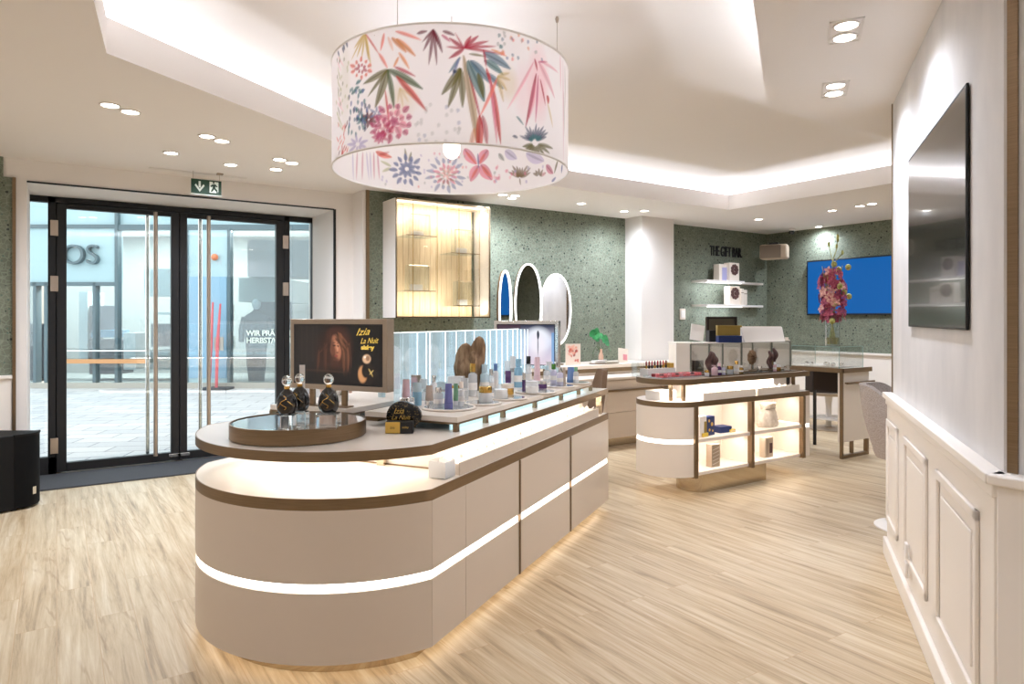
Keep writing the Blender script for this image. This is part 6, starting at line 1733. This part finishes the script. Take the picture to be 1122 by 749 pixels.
# glass panes
gp = thing('glass_screen', 'row of upright glass panes with dark joints on the shelf island', 'partition', (0, 0, zT))
yb2 = B0 + 0.40; zt2 = 1.405 - 0.20 - zT
uu = [757, 777.5, 792.3, 813, 825, 846, 866.5]
zt2 = zat(375.6, xb(812, yb2), yb2) - zT
for i in range(len(uu) - 1):
    MB().box(xb(uu[i], yb2) + 0.003, yb2, 0.004, xb(uu[i + 1], yb2) - 0.003, yb2 + 0.006, zt2).build('pane', M['glass'], gp)
for u in uu:
    x = xb(u, yb2); MB().box(x - 0.003, yb2 - 0.004, 0.0, x + 0.003, yb2 + 0.01, zt2).build('joint', MATS['sage grey card'], gp)
MB().box(xb(757, yb2), yb2 - 0.002, zt2, xb(866.5, yb2), yb2 + 0.008, zt2 + 0.004).build('top_rail', MATS['sage grey card'], gp)
MB().box(xb(757, yb2), yb2 - 0.01, 0.0, xb(866.5, yb2), yb2 + 0.014, 0.004).build('base_rail', M['bronze'], gp)
yc = B0 + 0.30
coral('coral_ornament', 'plum brown coral ornament left of the fan shell on the shelf island', (xb(779.5, yc), yc, zT), 0, 0.2, 0.12, M['coral_plum'], [(-0.015, 0.01, 0.195, 0.10, 0.01), (0.04, 0.01, 0.165, 0.07, -0.01)], 0.025, 5)
coral('coral_ornament', 'slim plum brown coral ornament right of the fan shell on the shelf island', (xb(846, yc), yc, zT), 0, 0.2, 0.12, M['coral_plum'], [(-0.03, 0.01, 0.18, 0.06, 0.0), (0.03, 0.01, 0.205, 0.055, 0.01)], 0.02, 6)
fs = thing('fan_shell', 'brown fan shell ornament in the middle of the shelf island glass panes', 'ornament', (xb(824, yc), yc, zT), 0)
mb = MB(); n = 32; rows = 8
def fp(i, j):
    t_ = 2 * PI * i / n; q = j / (rows - 1)
    rr = 0.062 * q * (1 + 0.07 * math.cos(t_ * 9)) * (1 - 0.18 * math.sin(t_) * 0)
    return (rr * 1.08 * math.cos(t_), -0.02 * math.cos(q * PI / 2) * (1 + 0.3 * math.cos(t_ * 9)), 0.125 + rr * 1.1 * math.sin(t_))
mb.grid(n, rows, fp, closed=True)
mb.grid(n, 2, lambda i, j: (fp(i, rows - 1)[0] * (1 - j * 0.98), fp(i, rows - 1)[1] + 0.006 * j, 0.125 + (fp(i, rows - 1)[2] - 0.125) * (1 - j * 0.98)), closed=True)
mb.build('shell_body', M['coral_brown'], fs)
MB().tube([(0, 0.004, 0.01), (0, 0.004, 0.07)], 0.004, 8).build('stem', M['bronze'], fs); MB().lathe([(0.03, 0), (0.03, 0.008), (0.004, 0.012)], 16).build('foot', M['bronze'], fs)
yd = B0 + 0.17
for (u, w_, h_, kd, c, cp, l) in ((774.5, 5, 6, 'jar', 'white', 'gold', 'small white candle jar at the foot of the plum coral'), (783, 7, 11, 'pump', 'pink', 'pink', 'pink pump bottle in front of the plum coral'), (788, 5, 13, 'bottle', 'purple', 'pink', 'dark plum bottle with pink cap in front of the plum coral'), (793, 4, 11, 'bottle', 'lavender', 'silver', 'lilac bottle right of the plum one on the shelf island'),
        (800, 7, 9, 'jar', 'clear', 'gold', 'frosted jar with gold lid on the shelf island'), (807, 6, 14, 'bottle', 'cream', 'gold', 'cream bottle with gold cap on the shelf island'), (812, 5, 9, 'bottle', 'gold', 'white', 'gold bottle with white cap on the shelf island'), (832, 6, 7, 'jar', 'silver', 'silver', 'small silver jar below the fan shell'),
        (849, 4, 10, 'bottle', 'pink', 'white', 'pink bottle with white cap at the foot of the slim coral'), (853, 5, 7, 'jar', 'gold', 'white', 'small gold jar at the foot of the slim coral'), (862, 6, 5, 'jar', 'cream', 'silver', 'low cream jar at the right end of the shelf island')):
    a = xb(u, yd); X, Y = wc(a, yd)
    o = product(u, HY + (EYE - zT) * F / Y, w_, h_, kd, c, cp, l, z=zT); o['group'] = 'small bottles on the shelf island'
M['tray_dark'] = mat('smoked tray', rgb(74, 70, 64), 0.25)
t = thing('serving_tray', 'long smoked tray under the small bottles on the shelf island', 'tray', (0, 0, ZU1 + 0.0003))
# (kept very thin so that the bottles stand on it)
MB().box(xb(768, yd), B0 + 0.06, 0, xb(868, yd), B0 + 0.25, 0.0006).build('tray_floor', M['tray_dark'], t)
e = MB(); e.box(xb(768, yd), B0 + 0.056, 0, xb(868, yd), B0 + 0.06, 0.010); e.box(xb(768, yd), B0 + 0.25, 0, xb(868, yd), B0 + 0.254, 0.010); e.build('tray_rim', M['bronze'], t)

# ------------------------------------------------------------------ things on the vanity counter
vz_ = 0.8855
cvp = Canvas(0.19, 0.235, 40, 50, rgb(238, 222, 210))
for i in range(26):
    x, y = random.uniform(0.04, 0.15), random.uniform(0.10, 0.21); cvp.ell(x, y, random.uniform(.01, .022), random.uniform(.008, .018), random.choice([rgb(206, 84, 70), rgb(226, 136, 116), rgb(160, 60, 56), rgb(240, 180, 160)]), .85, .4, random.uniform(0, 3))
for i in range(5): cvp.ell(0.14 + random.uniform(-.02, .02), 0.04 + random.uniform(-.02, .02), .012, .01, rgb(214, 110, 96), .8, .4)
pcard = thing('picture_card', 'upright card printed with red flowers on the vanity counter', 'card', (xb(628, 5.98), 5.98, vz_), -0.15)
MB().box(-0.097, 0.0, 0, 0.097, 0.006, 0.24).build('card_board', M['kraft'], pcard)
o = picture('print', cvp, attr_mat('card print', 0.6), pcard, -0.001); o.location = (0, 0, 0.0025)
MB().box(-0.05, 0.006, 0, 0.05, 0.06, 0.006).build('strut', M['kraft'], pcard)
sm = thing('leaning_card', 'small pale card with pink print leaning beside the column on the vanity counter', 'card', (xb(683.5, 6.0), 6.0, vz_), -0.2)
o = MB().box(-0.075, 0, 0, 0.06, 0.006, 0.17).build('card_board', M['kraft'], sm); o.rotation_euler = (-0.2, 0.12, 0)
o = MB().box(-0.01, -0.0012, 0.03, 0.045, 0.0, 0.10).build('print', M['lip_rose'], sm); o.rotation_euler = (-0.2, 0.12, 0)
try_ = thing('round_tray', 'round grey tray on the vanity counter under the green plant', 'tray', (xb(662, 5.975), 5.975, vz_), 0)
MB().lathe([(0.10, 0), (0.105, 0.004), (0.105, 0.012), (0.098, 0.012), (0.097, 0.008)], 40, cap=True, sx=2.0).build('tray_body', M['stone_grey'], try_)
MB().lathe([(0.1052, 0.010), (0.1052, 0.0125)], 40, cap=False, sx=2.0).build('rim', M['bronze'], try_)
bl = thing('display_block', 'low white block on the round tray beside the pink vase', 'block', (xb(655, 5.955), 5.955, vz_ + 0.0125), 0.1)
MB().box(-0.08, -0.03, 0, 0.07, 0.03, 0.032).build('block_body', M['white'], bl, bevel=0.003); MB().box(0.095, -0.02, 0, 0.135, 0.02, 0.035).build('small_block', M['white'], bl, bevel=0.003)
pv = thing('pink_vase', 'small blush vase holding round green leaves on the vanity counter', 'vase', (xb(658.5, 5.99), 5.99, vz_ + 0.0460), 0)
MB().lathe([(0.024, 0), (0.030, 0.01), (0.028, 0.05), (0.017, 0.085), (0.015, 0.12), (0.017, 0.125)], 20).build('vase_body', mat('blush ceramic', rgb(226, 186, 164), 0.5), pv)
lvs = thing('leaf_sprig', 'sprig of round bright green leaves in the blush vase', 'plant', (pv.location[0], pv.location[1], pv.location[2] + 0.12), 0)
M['leaf'] = vary(mat('bright green leaf', rgb(46, 140, 78), 0.45), rgb(30, 112, 60), rgb(72, 164, 96), 20)
def roundleaf(p, r, n_):
    n_ = Vector(n_).normalized(); a = n_.orthogonal().normalized(); b = n_.cross(a); p = Vector(p)
    mb = MB(); k = 16
    ringp = [p + (a * math.cos(2 * PI * i / k) + b * math.sin(2 * PI * i / k)) * r * (1 - 0.25 * (1 if i == 0 else 0)) + n_ * 0.008 * math.sin(4 * PI * i / k) for i in range(k)]
    mb.v = [tuple(p - n_ * 0.006)] + [tuple(q) for q in ringp] + [tuple(p - n_ * 0.009)] + [tuple(q - n_ * 0.002) for q in ringp]
    for i in range(k):
        j = (i + 1) % k; mb.face((0, 1 + i, 1 + j)); mb.face((k + 1, k + 2 + j, k + 2 + i)); mb.face((1 + i, k + 2 + i, k + 2 + j, 1 + j))
    mb.build('leaf', M['leaf'], lvs, angle=1.5)
lp = [((-0.10, -0.02, 0.145), 0.048, (-.3, -1, .25)), ((-0.045, 0.0, 0.165), 0.042, (.2, -1, .3)), ((-0.07, -0.02, 0.115), 0.040, (0, -1, .1)), ((0.055, -0.01, 0.085), 0.055, (.3, -1, .3)), ((0.11, 0.0, 0.02), 0.040, (.9, -.8, .1)), ((0.03, 0.02, 0.12), 0.038, (0, -1, .6))]
sm_ = MB()
for p, r, n_ in lp:
    p = tuple(q * 1.2 for q in p); r *= 1.25
    roundleaf(p, r, n_); sm_.tube([(0, 0, -0.07), (p[0] * 0.3, 0, 0.0), tuple(p)], 0.0022, 6)
sm_.tube([(0, 0, -0.05), (-0.06, 0.01, 0.04), (-0.115, 0.0, -0.02), (-0.12, 0, -0.09)], 0.0028, 6)
sm_.build('stem', mat('green stem', rgb(70, 96, 60), 0.6), lvs)

# ------------------------------------------------------------------ chairs
def tub_chair(label, loc, rz, fabric, seat_z, top_z, rad, base, A0=2.15):
    t = thing('tub_chair', label, 'chair', loc, rz)
    # shell wraps round the back (local +y is the back)
    mb = MB(); nu, nv = 29, 12
    z0 = seat_z - 0.10
    def ptf(off):
        def f_(i, j):
            an = PI / 2 + (i / (nu - 1) - 0.5) * 2 * A0; q = j / (nv - 1)
            edge = abs(i / (nu - 1) - 0.5) * 2
            top = top_z - (top_z - seat_z - 0.10) * max(0, (edge - 0.35) / 0.65) ** 1.6
            z = z0 + (top - z0) * q
            r = rad * (0.80 + 0.20 * math.sin(min(1, q * 1.3) * PI / 2)) - off
            return (r * math.cos(an), r * math.sin(an) * 0.95 + 0.05 * q, z)
        return f_
    outer, inner = ptf(0.0), ptf(0.045)
    mb.grid(nu, nv, outer); k = len(mb.v); mb.grid(nu, nv, inner)
    for f_ in range(len(mb.f) // 2, len(mb.f)): mb.f[f_] = mb.f[f_][::-1]
    for j in (0, nv - 1):
        for i in range(nu - 1):
            q = (j * nu + i, j * nu + i + 1, k + j * nu + i + 1, k + j * nu + i)
            mb.face(q if j == nv - 1 else q[::-1])
    for i in (0, nu - 1):
        for j in range(nv - 1):
            q = (j * nu + i, (j + 1) * nu + i, k + (j + 1) * nu + i, k + j * nu + i)
            mb.face(q)
    mb.build('backrest', fabric, t, angle=1.0)
    MB().lathe([(0.02, seat_z - 0.10), (rad * 0.76, seat_z - 0.10), (rad * 0.82, seat_z - 0.06), (rad * 0.82, seat_z - 0.02), (rad * 0.74, seat_z), (0.02, seat_z + 0.008)], 32).build('seat', fabric, t)
    MB().lathe([(0.028, 0.02), (0.028, seat_z - 0.10)], 16).build('column', base, t)
    MB().lathe([(0.215, 0.0), (0.215, 0.008), (0.19, 0.014), (0.05, 0.022), (0.03, 0.03)], 40).build('base', base, t)
    return t
c1_ = cw(2.67, 4.58)
tub_chair('grey tweed tub chair on a white disc base just beyond the partition', (*c1_, 0), -TH + math.radians(52), M['tweed'], 0.57, 0.955, 0.27, M['white'])
c2_ = cw(0.56, 6.05)
tub_chair('brown upholstered tub chair between the far end of the long island and the vanity', (*c2_, 0), -TH - PI / 2 + 0.2, M['brown_fabric'], 0.50, 0.955, 0.25, M['bronze'], 0.95)
stl = thing('swivel_stool', 'dark backed swivel stool with white pedestal under the side desk', 'stool', (8.22, 5.02, 0), -TH + PI)
sb_ = 0.48
mb = MB()
mb.grid(21, 6, lambda i, j: (0.30 * math.cos(PI * (1.0 + i / 20)), 0.26 * math.sin(PI * (1.0 + i / 20)) * 1.0, 0.47 + 0.055 * j)); k = len(mb.v)
mb.grid(21, 6, lambda i, j: (0.26 * math.cos(PI * (1.0 + i / 20)), 0.22 * math.sin(PI * (1.0 + i / 20)), 0.47 + 0.055 * j))
for i in range(20): mb.face((5 * 21 + i, 5 * 21 + i + 1, k + 5 * 21 + i + 1, k + 5 * 21 + i))
mb.build('backrest', M['dark_fabric'], stl).rotation_euler = (0, 0, PI)
MB().lathe([(0.02, 0.44), (0.31, 0.44), (0.32, 0.455), (0.32, 0.475), (0.02, 0.50)], 32).build('seat', M['stone_grey'], stl)
MB().lathe([(0.035, 0.02), (0.035, 0.30), (0.05, 0.44)], 16).build('column', M['white'], stl)
MB().lathe([(0.20, 0.13), (0.22, 0.135), (0.22, 0.15), (0.20, 0.155)], 32, cap=True).build('foot_ring', M['white'], stl)
MB().lathe([(0.27, 0), (0.27, 0.012), (0.05, 0.03)], 36).build('base', M['stone_grey'], stl)
# socket on the wainscot
sk_ = thing('wall_socket', 'small white socket plate low on the wainscot middle panel', 'socket', (F_[0], F_[1], 0), PANG)
s_ = ps(1006); z_ = pz(1006, 604)
for dz in (0.0, -0.09):
    MB().box(s_ - 0.025, sgn * 0.043, z_ - 0.035 + dz, s_ + 0.025, sgn * 0.056, z_ + 0.035 + dz).build('plate', M['white'], sk_, bevel=0.003)
